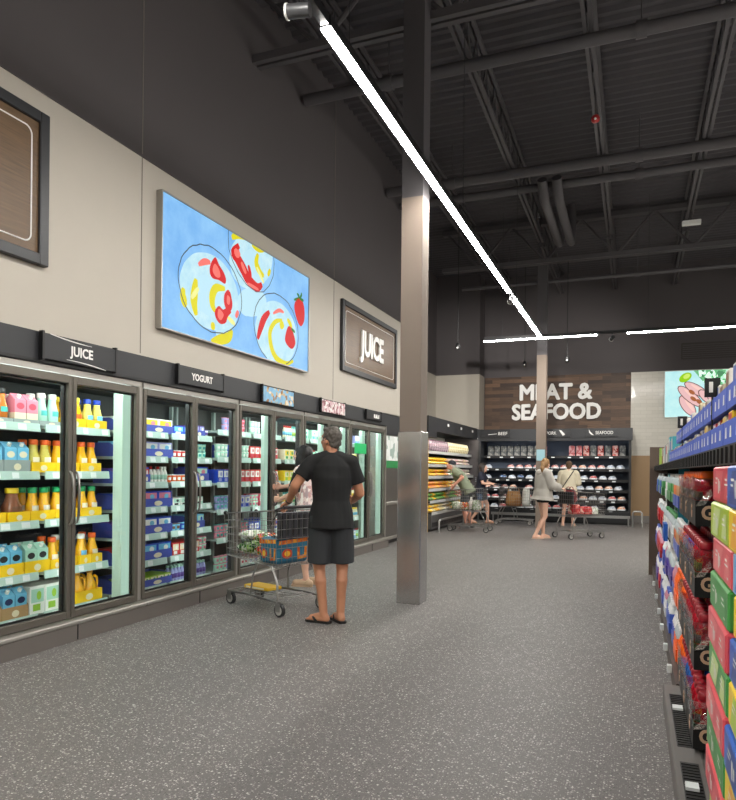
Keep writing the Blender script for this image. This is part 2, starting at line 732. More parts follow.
WX, WY0, WY1 = -4.25, -8.0, 13.97         # the wall above the coolers
ZB, ZC = 4.27, 7.1                        # top of the beige band, underside of the roof deck
w = MB()
w.box(WX - .2, WX, WY0, WY1, 2.42, ZB, 0)
w.box(WX - .2, WX, WY0, WY1, ZB, ZC + .4, 1)
w.box(-5.5, WX, WY1 - .1, WY1, 2.6, ZB, 0)
w.box(-5.5, WX, WY1 - .1, WY1, ZB, ZC + .4, 1)
w.box(WX - .2, WX - .03, 11.60, WY1, 2.05, 2.42, 2)
w.box(WX - .2, WX - .03, WY0, 3.36, 0, 2.42, 0)
wl = struct(w.build('wall_left', [M_BEIGE, M_DARK, M_GREYM]), 'beige wall above the coolers with dark painted upper part')
for yy in (.0, 5.02, 9.3):
    put(MB().box(WX, WX + .004, yy - .004, yy + .004, 2.45, ZC, 0).mesh('seam', [mat('seam_grey', (120, 113, 105), .6)]), 'wall_seam', wl)
put(MB().box(WX, WX + .012, WY0, WY1, ZB - .012, ZB + .012).mesh('cap', [M_DARK]), 'wall_cap', wl)

w = MB()
w.box(-5.7, -5.5, WY1 - .1, 21, 0, 4.2, 0)
w.box(-5.7, -5.5, WY1 - .1, 21, 4.2, ZC + .4, 1)
w.box(-5.5, -4.2, 19.4, 20.2, 2.6, 4.2, 0)
w.box(-5.5, -4.2, 19.4, 20.2, 4.2, ZC + .4, 1)
w.box(-5.5, -4.2, 19.4, 20.2, 0, 2.6, 1)
struct(w.build('wall_corner', [M_BEIGE, M_DARK]), 'beige wall corner beyond the produce case')

w = MB()
YB = 20.1
w.box(-4.2, -.1, YB, YB + .2, 0, 4.17, 1)
w.box(-.1, 14, YB, YB + .2, 1.86, 4.17, 0)
w.box(-.1, 14, YB - .02, YB + .2, .2, 1.86, 2)
w.box(-4.2, 14, YB - .02, YB + .2, 4.17, ZC + .4, 1)
wb = struct(w.build('wall_back', [mat_tile('glossy_cream_tile'), M_DARK, M_TAN]), 'back wall with cream tile over tan panels')
struct(MB().box(-.1, 14, YB - .035, YB + .1, 0, .2).build('baseboard_back', M_GREYM), 'grey baseboard under the tan panels')
struct(MB().box(13, 13.2, -9, 21, 0, ZC + .4).build('wall_right', M_BEIGE), 'far right wall of the shop')
struct(MB().box(-4.5, 13.2, -8.2, -8, 0, ZC + .4).build('wall_front', M_BEIGE), 'front wall of the shop')

# --- corrugated roof deck: ribs run across the aisle
c = MB()
x0, x1 = -6, 13.2
y = -8.2
pr = []
while y < 20.6:
    pr += [(y, ZC), (y + .045, ZC + .045), (y + .10, ZC + .045), (y + .145, ZC)]
    y += .19
vs, fs = [], []
for yy, zz in pr:
    vs += [(x0, yy, zz), (x1, yy, zz)]
for i in range(len(pr) - 1):
    fs.append((2 * i, 2 * i + 1, 2 * i + 3, 2 * i + 2))
c.add(vs, fs)
c.box(x0, x1, -8.2, 20.6, ZC + .2, ZC + .3)
struct(c.build('ceiling', M_DECK), 'dark corrugated metal roof deck')


def joist_mesh(y0, y1, depth=.6):
    m = MB()
    zb = ZC - depth
    for s in (-1, 1):
        m.box(s * .015, s * .06, y0, y1, zb, zb + .05)
        m.box(s * .015, s * .06, y0, y1, ZC - .05, ZC)
    n = int((y1 - y0) / .6)
    for i in range(n):
        a = y0 + (y1 - y0) * i / n
        b = y0 + (y1 - y0) * (i + .5) / n
        d = y0 + (y1 - y0) * (i + 1) / n
        m.cyl((0, a, ZC - .04), (0, b, zb + .02), .013, n=5)
        m.cyl((0, b, zb + .02), (0, d, ZC - .04), .013, n=5)
    return m.mesh('roof_joist', [M_STEELP])


jm = joist_mesh(-8.1, 15.4)
jm2 = joist_mesh(15.7, 20.05)
for i, x in enumerate([-3.5, -1.98, -.54, .98, 2.5, 4.0, 5.5, 7.0, 8.5, 10.0, 11.5]):
    for me in (jm, jm2):
        o = put(me, 'ceiling_joist', None, (x, 0, 0))
        o['kind'] = 'structure'
        o['label'] = 'dark open-web roof joist running along the aisle'
        o['category'] = 'roof joist'
        o['group'] = 'roof joists'


def truss(y, zb, zt, name='ceiling_girder', web=True):
    m = MB()
    m.box(WX, 13, y - .09, y - .02, zb, zb + .09)
    m.box(WX, 13, y + .02, y + .09, zb, zb + .09)
    m.box(WX, 13, y - .09, y + .09, zt - .09, zt)
    if web:
        x = WX + .1
        while x < 12.5:
            m.cyl((x, y, zt - .05), (x + .75, y, zb + .05), .03, n=6)
            m.cyl((x + .75, y, zb + .05), (x + 1.5, y, zt - .05), .03, n=6)
            x += 1.5
    o = struct(m.build(name, M_STEELP), 'dark steel roof girder spanning the shop at %d metres' % round(y))
    o['label'] = {15: 'deep dark roof truss beyond the strip lights', 7: 'nearest dark roof beam above the column'}.get(int(y), 'dark roof girder near the back wall')
    return o


truss(15.5, 6.05, 7.0)
truss(7.0, 6.2, 7.05)
for y_, z_, r_, lb in ((8.2, 6.40, .075, 'nearer long dark ceiling pipe crossing the joists'),
                       (11.5, 6.42, .085, 'farther dark ceiling pipe, nearer of its pair'),
                       (12.2, 6.42, .07, 'farther dark ceiling pipe, second of its pair'),
                       (17.2, 6.1, .05, 'thin dark ceiling pipe beyond the truss')):
    p = MB().cyl((-4.2, y_, z_), (13, y_, z_), r_, n=12)
    x = -3.0
    while x < 12:
        p.cyl((x, y_, z_), (x, y_, ZC), .01, n=5)
        p.cyl((x - .06, y_, z_), (x + .06, y_, z_), r_ + .02, n=12)
        x += 3.03
    tag(p.build('ceiling_pipe', M_STEELP), lb, 'pipe', 'ceiling pipes')
for x_, lb in ((-1.52, 'left dark duct pipe dropping along the aisle from the pipe pair'), (-1.28, 'right dark duct pipe dropping along the aisle from the pipe pair')):
    p = MB().tube([(x_, 11.9, 6.42), (x_, 12.05, 6.3), (x_, 12.3, 6.2), (x_, 14.6, 6.2), (x_, 14.85, 6.25), (x_, 15.0, 6.5), (x_, 15.0, ZC)], .085, n=12)
    tag(p.build('ceiling_pipe', M_STEELP), lb, 'pipe', 'ceiling pipes')

# --- square columns
def column(x, y, label, notice):
    m = MB()
    m.box(-.115, .115, -.115, .115, 0, 4.25, 0)
    m.box(-.115, .115, -.115, .115, 4.25, ZC + .05, 1)
    o = m.build('pillar', [M_TAUPE, M_STEELP], None, (x, y, 0))
    struct(o, label)
    if notice:
        return o
    s = MB()
    s.cbox(-.128, .128, -.128, .128, 0, 1.80, .006, 0)
    s.build('steel_sleeve', [M_STAIN], o)
    return o


column(-2.18, 6.83, 'square taupe column with stainless steel sleeve', False)
c2 = column(-2.13, 17.05, 'farther square taupe column before the meat case', True)
n = thing('notice', 'small pale blue notice on the farther taupe column', 'sign', (-2.13, 16.93, 1.66))
MB().box(-.1, .1, -.006, 0, 0, .27, 0).build('sheet', mat('notice_blue', (150, 190, 200), .5), n)

# ------------------------------------------------------------------ strip lights
M_LENS = mat('strip_lens', (255, 252, 246), emit=STRIP_LIGHT)


def strip_light(label, p0, p1, group='ceiling strip lights'):
    p0, p1 = Vector(p0), Vector(p1)
    L = (p1 - p0).length
    ang = math.atan2((p1 - p0).y, (p1 - p0).x)
    t = thing('strip_light', label, 'ceiling light', tuple(p0), ang, group)
    MB().box(0, L, -.038, .038, .012, .085, 0).build('housing', M_BLACKM, t)
    MB().box(0, L, -.034, .034, 0, .012, 0).build('lens', M_LENS, t)
    k = 0.4
    cb = []
    while k < L:
        cc = MB().cyl((k, 0, .085), (k, 0, ZC - p0.z), .004, n=5)
        cc.build('cable', M_BLACKM, t)
        k += 3.4
    return t


ZL = 4.27
strip_light('long bright strip light hung over the aisle beside the column', (-1.9, 3.98, ZL), (-1.9, 10.95, ZL))
strip_light('short bright strip light beyond the spotlight gap', (-1.9, 11.25, ZL), (-1.9, 14.9, ZL))
strip_light('bright strip light overhead behind the spotlight', (-1.9, -6.0, ZL), (-1.9, 3.35, ZL))
strip_light('bright cross strip light left of the gap near the meat sign', (-3.14, 14.95, ZL), (-.75, 14.95, ZL))
strip_light('bright cross strip light right of the gap near the meat sign', (-.16, 14.95, ZL), (6.0, 14.95, ZL))
for x in (3.3, 6.4, 9.4):
    strip_light('bright strip light over the %s aisle to the right' % {3.3: 'next', 6.4: 'second', 9.4: 'last'}[x], (x, -6, ZL), (x, 14, ZL))
for ya, yb, lb in ((3.356, 3.974, 'black light track at the near spotlight gap'), (10.956, 11.244, 'black light track at the far spotlight gap')):
    tag(MB().box(-.03, .03, ya, yb, ZL + .02, ZL + .08).build('light_track', M_BLACKM, None, (-1.9, 0, 0)), lb, 'light track')
tr = MB().box(-.744, -.166, -.03, .03, ZL + .02, ZL + .08)
tag(tr.build('light_track', M_BLACKM, None, (0, 14.95, 0)), 'black light track joining the cross strip lights', 'light track')


def spotlight(label, loc, aim, tone, power=0, cone=70):
    t = thing('spotlight', label, 'spotlight', loc, 0, 'track spotlights')
    a = Vector(aim).normalized()
    c0 = Vector((0, 0, -.10))
    MB().cyl((0, 0, .0), (0, 0, -.07), .012, n=8).build('stem', M_BLACKM, t)
    m = MB().cyl(c0 - a * .075, c0 + a * .065, .042, n=18)
    m.build('can', tone, t)
    MB().cyl(c0 + a * .065, c0 + a * .078, .047, n=18).build('bezel', M_WHITE, t)
    if power:
        ld = bpy.data.lights.new('spot_lamp', 'SPOT')
        ld.energy = power
        ld.spot_size = R(cone)
        ld.spot_blend = .7
        ld.shadow_soft_size = .05
        ld.color = (1, .97, .92)
        lo = bpy.data.objects.new('spot_lamp', ld)
        COL.objects.link(lo)
        lo.parent = t
        lo.location = c0 + a * .12
        lo.rotation_euler = a.to_track_quat('-Z', 'Y').to_euler()
    return t


spotlight('grey track spotlight at the near end of the aisle strip', (-1.93, 3.66, ZL + .02), (-1, -.15, .05), mat('spot_grey', (70, 70, 72), .4))
spotlight('small grey track spotlight in the aisle strip gap', (-1.9, 11.1, ZL + .02), (-2.9, 8.3, -1.1), mat('spot_grey'), 1100, 48)
spotlight('black track spotlight in the cross strip gap', (-.45, 14.95, ZL + .02), (-1.5, 5.1, -.75), M_BLACK, 420, 75)


def pendant(label, x, y, ztop, zend):
    t = thing('pendant_sensor', label, 'pendant', (x, y, zend), 0, 'hanging pendants')
    MB().cyl((0, 0, .05), (0, 0, ztop - zend), .008, n=6).build('cord', M_BLACK, t)
    MB().lathe([(.01, .10), (.035, .08), (.05, .03), (.045, -.02), (.02, -.05)][::-1], 12).build('head', M_BLACK, t)
    MB().ball((0, -.045, -.01), .018, 8).build('sensor', M_WHITE, t)


pendant('black pendant on a long cord left of the aisle strip light', -3.5, 14.0, ZC, 4.0)
pendant('black pendant on a cord above the meat sign', -1.4, 15.5, 6.06, 3.86)
pendant('faint black pendant hanging before the wood sign wall', -2.85, 19.0, ZC, 4.35)
a = thing('fire_alarm', 'small red fire alarm strobe under a roof joist', 'fire alarm', (-.53, 9.6, 6.15))
MB().cyl((0, 0, .07), (0, 0, .4), .012, n=6).build('stem', M_STEELP, a)
MB().lathe([(.02, -.03), (.05, -.015), (.06, .02), (.045, .06), (.015, .08)], 14).build('bell', mat('alarm_red', (170, 40, 40), .4), a)
MB().ball((0, -.055, 0), .016, 8).build('strobe', M_WHITE, a)
a = thing('ceiling_sensor', 'small white box under a roof joist near the truss', 'sensor', (1.0, 14.6, 6.25))
MB().cbox(-.17, .17, -.05, .05, 0, .09, .01).build('box', M_WHITE, a)
MB().cyl((0, 0, .09), (0, 0, .3), .015, n=6).build('stem', M_STEELP, a)
a = thing('wall_vent', 'dark louvred vent on the upper back wall', 'vent', (1.75, YB - .03, 4.45))
MB().box(-.6, .9, -.02, 0, 0, .45).build('frame', mat('vent_dark', (58, 52, 50), .6), a)
for i in range(7):
    MB().box(-.56, .86, -.032, -.01, .04 + i * .056, .06 + i * .056).build('louvre', M_DARK, a)

# ================================================================== COOLERS ALONG THE LEFT WALL
M_FRAME = mat('cooler_door_frame', (104, 99, 91), .38, .55, var=.05)
M_FRAME2 = mat('cooler_unit_frame', (164, 160, 153), .35, .6, var=.05)
M_KICK = mat('cooler_kick', (110, 104, 99), .5, .3, var=.05)
M_CANOPY = mat('canopy_charcoal', (40, 41, 44), .5, var=.04)
M_INNER = mat('cooler_liner', (44, 46, 47), .5, var=.05)
M_SHELF = mat('cooler_shelf_enamel', (170, 186, 180), .4, var=.04)
M_RAIL = mat('price_rail_grey', (176, 200, 192), .35, var=.06)
M_TAG = mat('price_tag_paper', (225, 230, 230), .5, var=.03)
M_POST = mat('led_post_enamel', (190, 214, 202), .4, var=.02)
M_ADDED_LED = mat('led_fill_strip', (240, 255, 248), emit=CASE_LIGHT)
M_DIFF = mat('led_diffuser', (196, 232, 212), emit=.75)
M_PANE = mat_glass('cooler_glass', (.94, .97, .96), .8)
M_HANDLE = mat('door_handle_metal', (150, 146, 142), .28, .9, var=.03)
UN0, UNL = 3.38, 1.64
DX = -4.25
JZ = [.178, .52, .945, 1.345, 1.735]
YZ = [.18, .45, .715, .985, 1.24, 1.50, 1.75]
CZ = [.18, .56, .90, 1.22, 1.52, 1.84]
unit_names = ['juice cooler', 'yogurt cooler', 'third cooler', 'fourth cooler', 'farthest cooler']
unit_desc = ['tall glass-door juice cooler nearest the camera, yellow trays inside', 'tall glass-door cooler under the yogurt header sign',
             'third glass-door cooler, under the blue dish picture', 'fourth glass-door cooler, behind the man in black',
             'farthest glass-door cooler with a green promotion sticker']
UNITS = []
SH_FRONT = -4.55


def cooler(k, zs):
    y0 = UN0 + UNL * k
    L = UNL
    t = thing('display_cooler', unit_desc[k], 'cooler', (DX, y0, 0), 0, 'glass-door coolers along the wall')
    # local: x = 0 at the door plane (negative is into the case), y along the wall
    b = MB()
    b.box(-.95, .10, 0, L, 0, .13, 0)
    b.cbox(-.95, .11, 0, L, .13, .165, .008, 1)
    b.box(.10, .106, L / 2 - .003, L / 2 + .003, .01, .13, 2)
    b.build('base', [M_KICK, M_FRAME2, M_BLACK], t)
    b = MB()
    b.box(-.95, -.92, 0, L, .16, 2.42, 0)
    b.box(-.95, .0, 0, L, 2.14, 2.2, 0)
    b.box(-.92, -.03, 0, L, .135, .15, 0)
    b.build('liner', M_INNER, t)
    b = MB()
    b.box(-.9, .05, 0, L, 2.185, 2.42, 0)
    b.box(.05, .056, 0, L, 2.19, 2.21, 1)
    b.build('canopy', [M_CANOPY, M_BLACK], t)
    b = MB()
    for yy in (0, L):
        a, d = (yy, yy + .028) if yy == 0 else (yy - .028, yy)
        b.box(-.08, .012, a, d, .165, 2.185, 0)
    b.box(-.05, .03, .02, L - .02, 2.135, 2.18, 0)
    b.build('case_frame', [M_FRAME2], t)
    # mullion posts: in the middle and at the right end of the unit; lit diffuser on some, added LED rods, unseen on the far sides, brighten the goods
    for yy0, yy1 in ((L / 2 - .02, L / 2 + .02), (L - .036, L - .006)):
        lit = (k, yy1 > L - .02) in ((0, True), (2, False), (3, False), (3, True), (4, False), (4, True))
        xa = (-.27 if k == 0 else -.15) if lit else -.085
        po = MB().box(xa, -.05, yy0, yy1, .18, 2.13, 0).build('light_post', [M_POST if lit else M_INNER], t)
        if lit:
            MB().box(-.16 if k == 0 else -.10, -.055, yy0 - .004, yy0, .2, 2.1).build('lit_diffuser', [M_DIFF], po)
        if k < 4 or yy1 < L - .02:
            MB().box(-.08, -.06, yy1, yy1 + .004, .2, 2.1).build('led_fill_strip', [M_ADDED_LED], po)
    if k == 0:
        MB().box(-.12, -.10, .004, .008, .2, 2.1).build('led_fill_strip', [M_ADDED_LED], t)  # added strip at the near end, also there to light the goods
    MB().box(-.16, -.10, .05, L - .05, 2.118, 2.128).build('led_fill_strip', [M_ADDED_LED], t)  # added strip, hidden behind the door head, brightens the shelves
    # doors
    for j in range(2):
        a = .03 + j * (L / 2 - .03) + (.003 if j else 0)
        e = L / 2 - .003 if j == 0 else L - .03
        fw = .040
        fr = MB()
        fr.cbox(-.03, .028, a, a + fw, .172, 2.13, .005)
        fr.cbox(-.03, .028, e - fw, e, .172, 2.13, .005)
        fr.cbox(-.03, .028, a + fw, e - fw, .172, .172 + .06, .005)
        fr.cbox(-.03, .028, a + fw, e - fw, 2.13 - .065, 2.13, .005)
        d = fr.build('door', M_FRAME, t)
        gk = MB()
        for (p0, p1, q0, q1) in ((a + fw, a + fw + .018, .232, 2.065), (e - fw - .018, e - fw, .232, 2.065)):
            gk.box(-.028, -.01, p0, p1, q0, q1)
        gk.box(-.028, -.01, a + fw, e - fw, .232, .245)
        gk.box(-.028, -.01, a + fw, e - fw, 2.05, 2.065)
        gk.build('gasket', M_BLACK, d)
        MB().quad((0.012, a + fw, .232), (0.012, e - fw, .232), (0.012, e - fw, 2.065), (0.012, a + fw, 2.065)).build('glass_pane', M_PANE, d)
        hy = e - .026 if j == 0 else a + .026
        MB().tube([(.028, hy, 1.36), (.05, hy, 1.345), (.066, hy, 1.30), (.072, hy, 1.22), (.072, hy, 1.08), (.066, hy, .99), (.05, hy, .945), (.028, hy, .93)],
                  [.007, .009, .010, .011, .011, .010, .009, .007], n=10).build('door_handle', M_HANDLE, d)
    # shelves; the lowest is the case floor deck
    for z in zs:
        for (a, e) in ((.06, L / 2 - .03), (L / 2 + .03, L - .06)):
            s = MB().box(-.9, -.30, a, e, z - .025, z, 0)
            so = s.build('shelf', M_SHELF, t)
            r = MB()
            r.add([(-.30, a, z - .055), (-.30, e, z - .055), (-.285, e, z - .055), (-.285, a, z - .055), (-.30, a, z + .012), (-.30, e, z + .012), (-.295, e, z + .012), (-.295, a, z + .012)],
                  [(0, 1, 2, 3), (7, 6, 5, 4), (0, 4, 5, 1), (2, 6, 7, 3), (1, 5, 6, 2), (0, 3, 7, 4)])
            r.build('price_rail', M_RAIL, so)
            rng = random.Random(int(z * 1000) + k * 77 + int(a * 10))
            yy = a + .05 + rng.random() * .1
            while yy < e - .1:
                ww = .055 + rng.random() * .03
                MB().quad((-.2835, yy, z - .046), (-.2835, yy + ww, z - .046), (-.2915, yy + ww, z + .002), (-.2915, yy, z + .002)).build('price_tag', M_TAG, so)
                yy += ww + .07 + rng.random() * .16
    for (a, e) in ((0.03, .06), (L / 2 - .02, L / 2 + .02), (L - .06, L - .03)):
        MB().box(-.9, -.86, a, e, .17, 2.12, 0).build('shelf_upright', M_SHELF, t)
    UNITS.append(t)
    return t


for k in range(5):
    cooler(k, JZ if k == 0 else (YZ if k == 1 else CZ))
# end cap of the run
ec = MB().box(DX - .95, DX + .03, 11.58, 11.62, 0, 2.42)
struct(ec.build('trim_cooler_end', M_FRAME2), 'pale metal end trim after the farthest cooler')

# ------------------------------------------------------------------ double kick door past the coolers
dd = MB().box(-.03, 0, 11.64, 12.75, .02, 2.05, 0).box(-.03, 0, 12.77, 13.9, .02, 2.05, 0)
door = struct(dd.build('door_1', mat('kick_door_steel', (116, 112, 108), .35, .7, var=.06), None, (DX - .02, 0, 0)), 'grey steel double kick door past the coolers')
for z in (.12, .77):
    for a, e in ((11.66, 12.73), (12.79, 13.88)):
        MB().cbox(0, .05, a, e, z - .03, z + .03, .012).build('kick_rail', M_FRAME2, door)
MB().box(0, .01, 11.68, 12.7, .03, .10).build('door_sweep', M_BLACK, door)
tag(MB().box(DX - .2, DX, 11.62, WY1, 2.05, 2.44).build('canopy_panel', M_CANOPY), 'charcoal canopy panel above the steel kick door', 'canopy')
ps = thing('poster', 'white poster with a green lower band on the kick door', 'poster', (DX - .019, 11.72, 1.43))
MB().box(0, .006, 0, .68, .14, .60).build('sheet', mat_spots('poster_white', [(214, 220, 214), (226, 230, 226), (150, 170, 160), (230, 232, 230)], 9), ps)
MB().box(0, .007, 0, .68, 0, .14).build('green_band', mat('poster_green', (40, 130, 70), .5), ps)

# ------------------------------------------------------------------ header signs on the canopy
M_HDR = mat('header_sign_black', (34, 35, 38), .4)
M_LETTER = mat('letter_white', (232, 230, 226), .4, var=.01)


def header(y0, y1, z0, z1, label, text=None, pic=None, curve=False, size=.1):
    t = thing('header_sign', label, 'sign', (DX + .062, 0, 0), 0, 'canopy header signs')
    MB().cbox(.018, .03, y0, y1, z0, z1, .003).build('panel', pic or M_HDR, t)
    for yy in (y0, y1 - .02):
        MB().box(-.004, .034, yy, yy + .02, z0 - .012, z1 + .02).build('bracket', M_BLACK, t)
    ym, zm = (y0 + y1) / 2, (z0 + z1) / 2
    if text:
        lettering(text, size, (.030, ym, zm), FACE_PX, M_LETTER, t, xs=.92, bold=.0028, extrude=.0015)
    if curve:
        for s in (1, -1):
            pts = []
            for i in range(17):
                u = i / 16
                yy = ym + s * (-.30 + .42 * u) + (-.04 if s < 0 else -.02)
                zz = zm + s * (.072 + .028 * (1 - u) ** 2)
                pts.append((.032, yy, zz))
            MB().tube(pts, [.0015 + .0035 * math.sin(PI * min(1, .15 + i / 18)) for i in range(17)], n=6).build('flourish', M_LETTER, t)
    return t


header(3.83, 4.62, 2.215, 2.405, 'black header sign reading JUICE with white curves', 'JUICE', None, True, .105)
header(5.46, 6.26, 2.23, 2.40, 'black header sign reading YOGURT', 'YOGURT', None, False, .095)
header(7.07, 7.89, 2.21, 2.395, 'header sign with a pale blue picture of a filled dish', None,
       mat_spots('header_dish', [(120, 170, 205), (130, 180, 210), (205, 170, 110), (226, 210, 180), (150, 110, 70)], 22, weights=[4, 4, 2, 2, 1]))
header(8.71, 9.58, 2.225, 2.40, 'header sign with a pink and white food picture', None,
       mat_spots('header_pink', [(205, 170, 175), (220, 200, 200), (170, 110, 120), (120, 70, 70), (230, 225, 222)], 24))
hs = header(10.46, 11.2, 2.25, 2.39, 'small black header sign with a short white word on the farthest cooler')
MB().poly([(.0312, 10.80 + u, 2.285 + v) for u, v in ((0, 0), (.26, 0), (.26, .065), (.21, .065), (.20, .012), (.18, .012), (.17, .065), (.10, .065), (.09, .012), (.075, .012), (.07, .065), (0, .065))], 0).build('lettering', M_LETTER, hs)

# ------------------------------------------------------------------ big wall signs
M_SIGNWOOD = mat_wood('sign_wood', [(98, 73, 45), (110, 83, 53)], (4.0, 3.0), .45, 'YZ', 26)
M_SIGNFRAME = mat('sign_frame_black', (40, 41, 44), .4)


def rounded(y0, y1, z0, z1, r, n=6):
    pts = []
    for cy, cz, a0 in ((y1 - r, z1 - r, 0), (y0 + r, z1 - r, 90), (y0 + r, z0 + r, 180), (y1 - r, z0 + r, 270)):
        for i in range(n + 1):
            a = R(a0 + 90 * i / n)
            pts.append((cy + r * math.cos(a), cz + r * math.sin(a)))
    return pts


def wood_sign(y0, y1, z0, z1, label, text):
    t = thing('wall_sign', label, 'sign', (WX, 0, 0), 0, 'framed wood signs on the beige wall')
    fw = .085
    MB().box(0, .03, y0 + .02, y1 - .02, z0 + .02, z1 - .02).build('wood_panel', M_SIGNWOOD, t)
    f = MB()
    f.cbox(0, .055, y0, y0 + fw, z0, z1, .006)
    f.cbox(0, .055, y1 - fw, y1, z0, z1, .006)
    f.cbox(0, .055, y0 + fw, y1 - fw, z0, z0 + fw, .006)
    f.cbox(0, .055, y0 + fw, y1 - fw, z1 - fw, z1, .006)
    f.build('frame', M_SIGNFRAME, t)
    i = fw + .065
    MB().tube([(.031, a, b) for a, b in rounded(y0 + i, y1 - i, z0 + i, z1 - i, .06)], .006, n=6, closed=True).build('outline', M_LETTER, t)
    if text:
        lettering(text, .56, (.045, (y0 + y1) / 2, (z0 + z1) / 2 - .01), FACE_PX, M_LETTER, t, xs=.80, bold=.018, extrude=.016, spacing=.95)


wood_sign(1.3, 3.92, 2.925, 4.085, 'large blank part of a framed wood sign nearest the camera', None)
wood_sign(9.54, 12.1, 2.93, 4.04, 'framed wood wall sign reading JUICE', 'JUICE')

# ------------------------------------------------------------------ backlit picture: fruit and cream in glass bowls on ice blue
def emis(name, c, s=1.0):
    return mat(name, c, emit=s)


def mat_backlit(name, c0, c1, scale, s):
    m = mat(name, c0, emit=s)
    nt = m.node_tree
    b = nt.nodes['Principled BSDF']
    tc = [x for x in nt.nodes if x.type == 'TEX_COORD'][0]
    n = nt.nodes.new('ShaderNodeTexNoise')
    n.inputs['Scale'].default_value = scale
    n.inputs['Detail'].default_value = 5
    n.inputs['Roughness'].default_value = .65
    nt.links.new(tc.outputs['Object'], n.inputs['Vector'])
    r = nt.nodes.new('ShaderNodeValToRGB')
    r.color_ramp.elements[0].position = .35
    r.color_ramp.elements[0].color = lin(c0)
    r.color_ramp.elements[1].position = .65
    r.color_ramp.elements[1].color = lin(c1)
    nt.links.new(n.outputs['Fac'], r.inputs['Fac'])
    nt.links.new(r.outputs['Color'], b.inputs['Emission Color'])
    return m


scr = thing('lightbox', 'large backlit picture of strawberries and cream in glass bowls', 'lightbox', (WX, 5.235, 2.735))
LBW, LBH = 3.10, 1.29
fr = MB()
fr.box(0, .070, -.012, LBW + .012, -.012, 0)
fr.box(0, .070, -.012, LBW + .012, LBH, LBH + .012)
fr.box(0, .070, -.012, 0, 0, LBH)
fr.box(0, .070, LBW, LBW + .012, 0, LBH)
fr.build('frame', M_FRAME2, scr)
E1 = 1.0
img = MB()
mats_i = [mat_backlit('backlit_blue', (122, 182, 240), (152, 206, 250), 2.2, E1),            # 0 background
          mat_backlit('backlit_cream', (176, 222, 240), (206, 238, 246), 6, E1),             # 1 cream in the bowls
          emis('backlit_yellow', (226, 216, 20), E1), emis('backlit_red', (214, 20, 24), E1),  # 2, 3
          emis('backlit_pink', (250, 120, 110), E1), emis('backlit_line', (60, 74, 92), E1),   # 4, 5
          emis('backlit_leaf', (40, 120, 40), E1), emis('backlit_pale', (190, 230, 245), E1),   # 6, 7
          emis('backlit_lightyellow', (240, 240, 150), E1)]
img.quad((.055, 0, 0), (.055, LBW, 0), (.055, LBW, LBH), (.055, 0, LBH), 0)
lay = [.0552]


def spline(pts, closed, sub=5):
    """smooth curve through the points"""
    k = len(pts)
    out = []
    for i in range(k if closed else k - 1):
        if closed:
            a, b, c, d = pts[i - 1], pts[i], pts[(i + 1) % k], pts[(i + 2) % k]
        else:
            a, b, c, d = pts[max(0, i - 1)], pts[i], pts[i + 1], pts[min(k - 1, i + 2)]
        for q in range(sub):
            t = q / sub
            out.append(tuple(.5 * (2 * b[j] + (c[j] - a[j]) * t + (2 * a[j] - 5 * b[j] + 4 * c[j] - d[j]) * t * t + (3 * b[j] - a[j] - 3 * c[j] + d[j]) * t ** 3) for j in (0, 1)))
    if not closed:
        out.append(tuple(pts[-1]))
    return out


def shp(pts, mi):
    """flat printed shape; u along the picture 0..1, v up 0..1"""
    lay[0] += .00025
    pts = clipv(spline(pts, True))
    img.add([(lay[0], u * LBW, v * LBH) for u, v in pts], [tuple(range(len(pts)))], mi)


def clipv(pts):
    return [(min(.998, max(.002, u)), min(.998, max(.002, v))) for u, v in pts]


def band(pts, w, mi):
    """soft stroke following a path with tapered ends"""
    pts = spline(pts, False)
    k = len(pts)
    up, dn = [], []
    for i, (u, v) in enumerate(pts):
        a, b = pts[max(0, i - 1)], pts[min(k - 1, i + 1)]
        du, dv = (b[0] - a[0]) * LBW, (b[1] - a[1]) * LBH
        L = math.hypot(du, dv) or 1
        ww = w * (.35 + .65 * math.sin(PI * (i + .5) / k))
        up.append((u - dv / L * ww / LBW, v + du / L * ww / LBH))
        dn.append((u + dv / L * ww / LBW, v - du / L * ww / LBH))
    for i in range(k - 1):
        q = clipv([up[i], dn[i], dn[i + 1], up[i + 1]])
        img.add([(lay[0], u * LBW, v * LBH) for u, v in q], [(0, 1, 2, 3)], mi)
    lay[0] += .00025


def ring_line(pts, w=.006):
    p = pts + [pts[0]]
    for i in range(len(pts)):
        a, b = p[i], p[i + 1]
        if max(a[1], b[1]) > 1 or min(a[1], b[1]) < 0:
            continue
        du, dv = (b[0] - a[0]) * LBW, (b[1] - a[1]) * LBH
        L = math.hypot(du, dv) or 1
        ox, oy = -dv / L * w / LBW, du / L * w / LBH
        img.add([(lay[0], u * LBW, v * LBH) for u, v in ((a[0] + ox, a[1] + oy), (a[0] - ox, a[1] - oy), (b[0] - ox, b[1] - oy), (b[0] + ox, b[1] + oy))], [(0, 1, 2, 3)], 5)
    lay[0] += .00025


def open_line(pts, w=.005):
    for a, b in zip(pts[:-1], pts[1:]):
        du, dv = (b[0] - a[0]) * LBW, (b[1] - a[1]) * LBH
        L = math.hypot(du, dv) or 1
        ox, oy = -dv / L * w / LBW, du / L * w / LBH
        q = clipv([(a[0] + ox, a[1] + oy), (a[0] - ox, a[1] - oy), (b[0] - ox, b[1] - oy), (b[0] + ox, b[1] + oy)])
        img.add([(lay[0], u * LBW, v * LBH) for u, v in q], [(0, 1, 2, 3)], 5)
    lay[0] += .00025


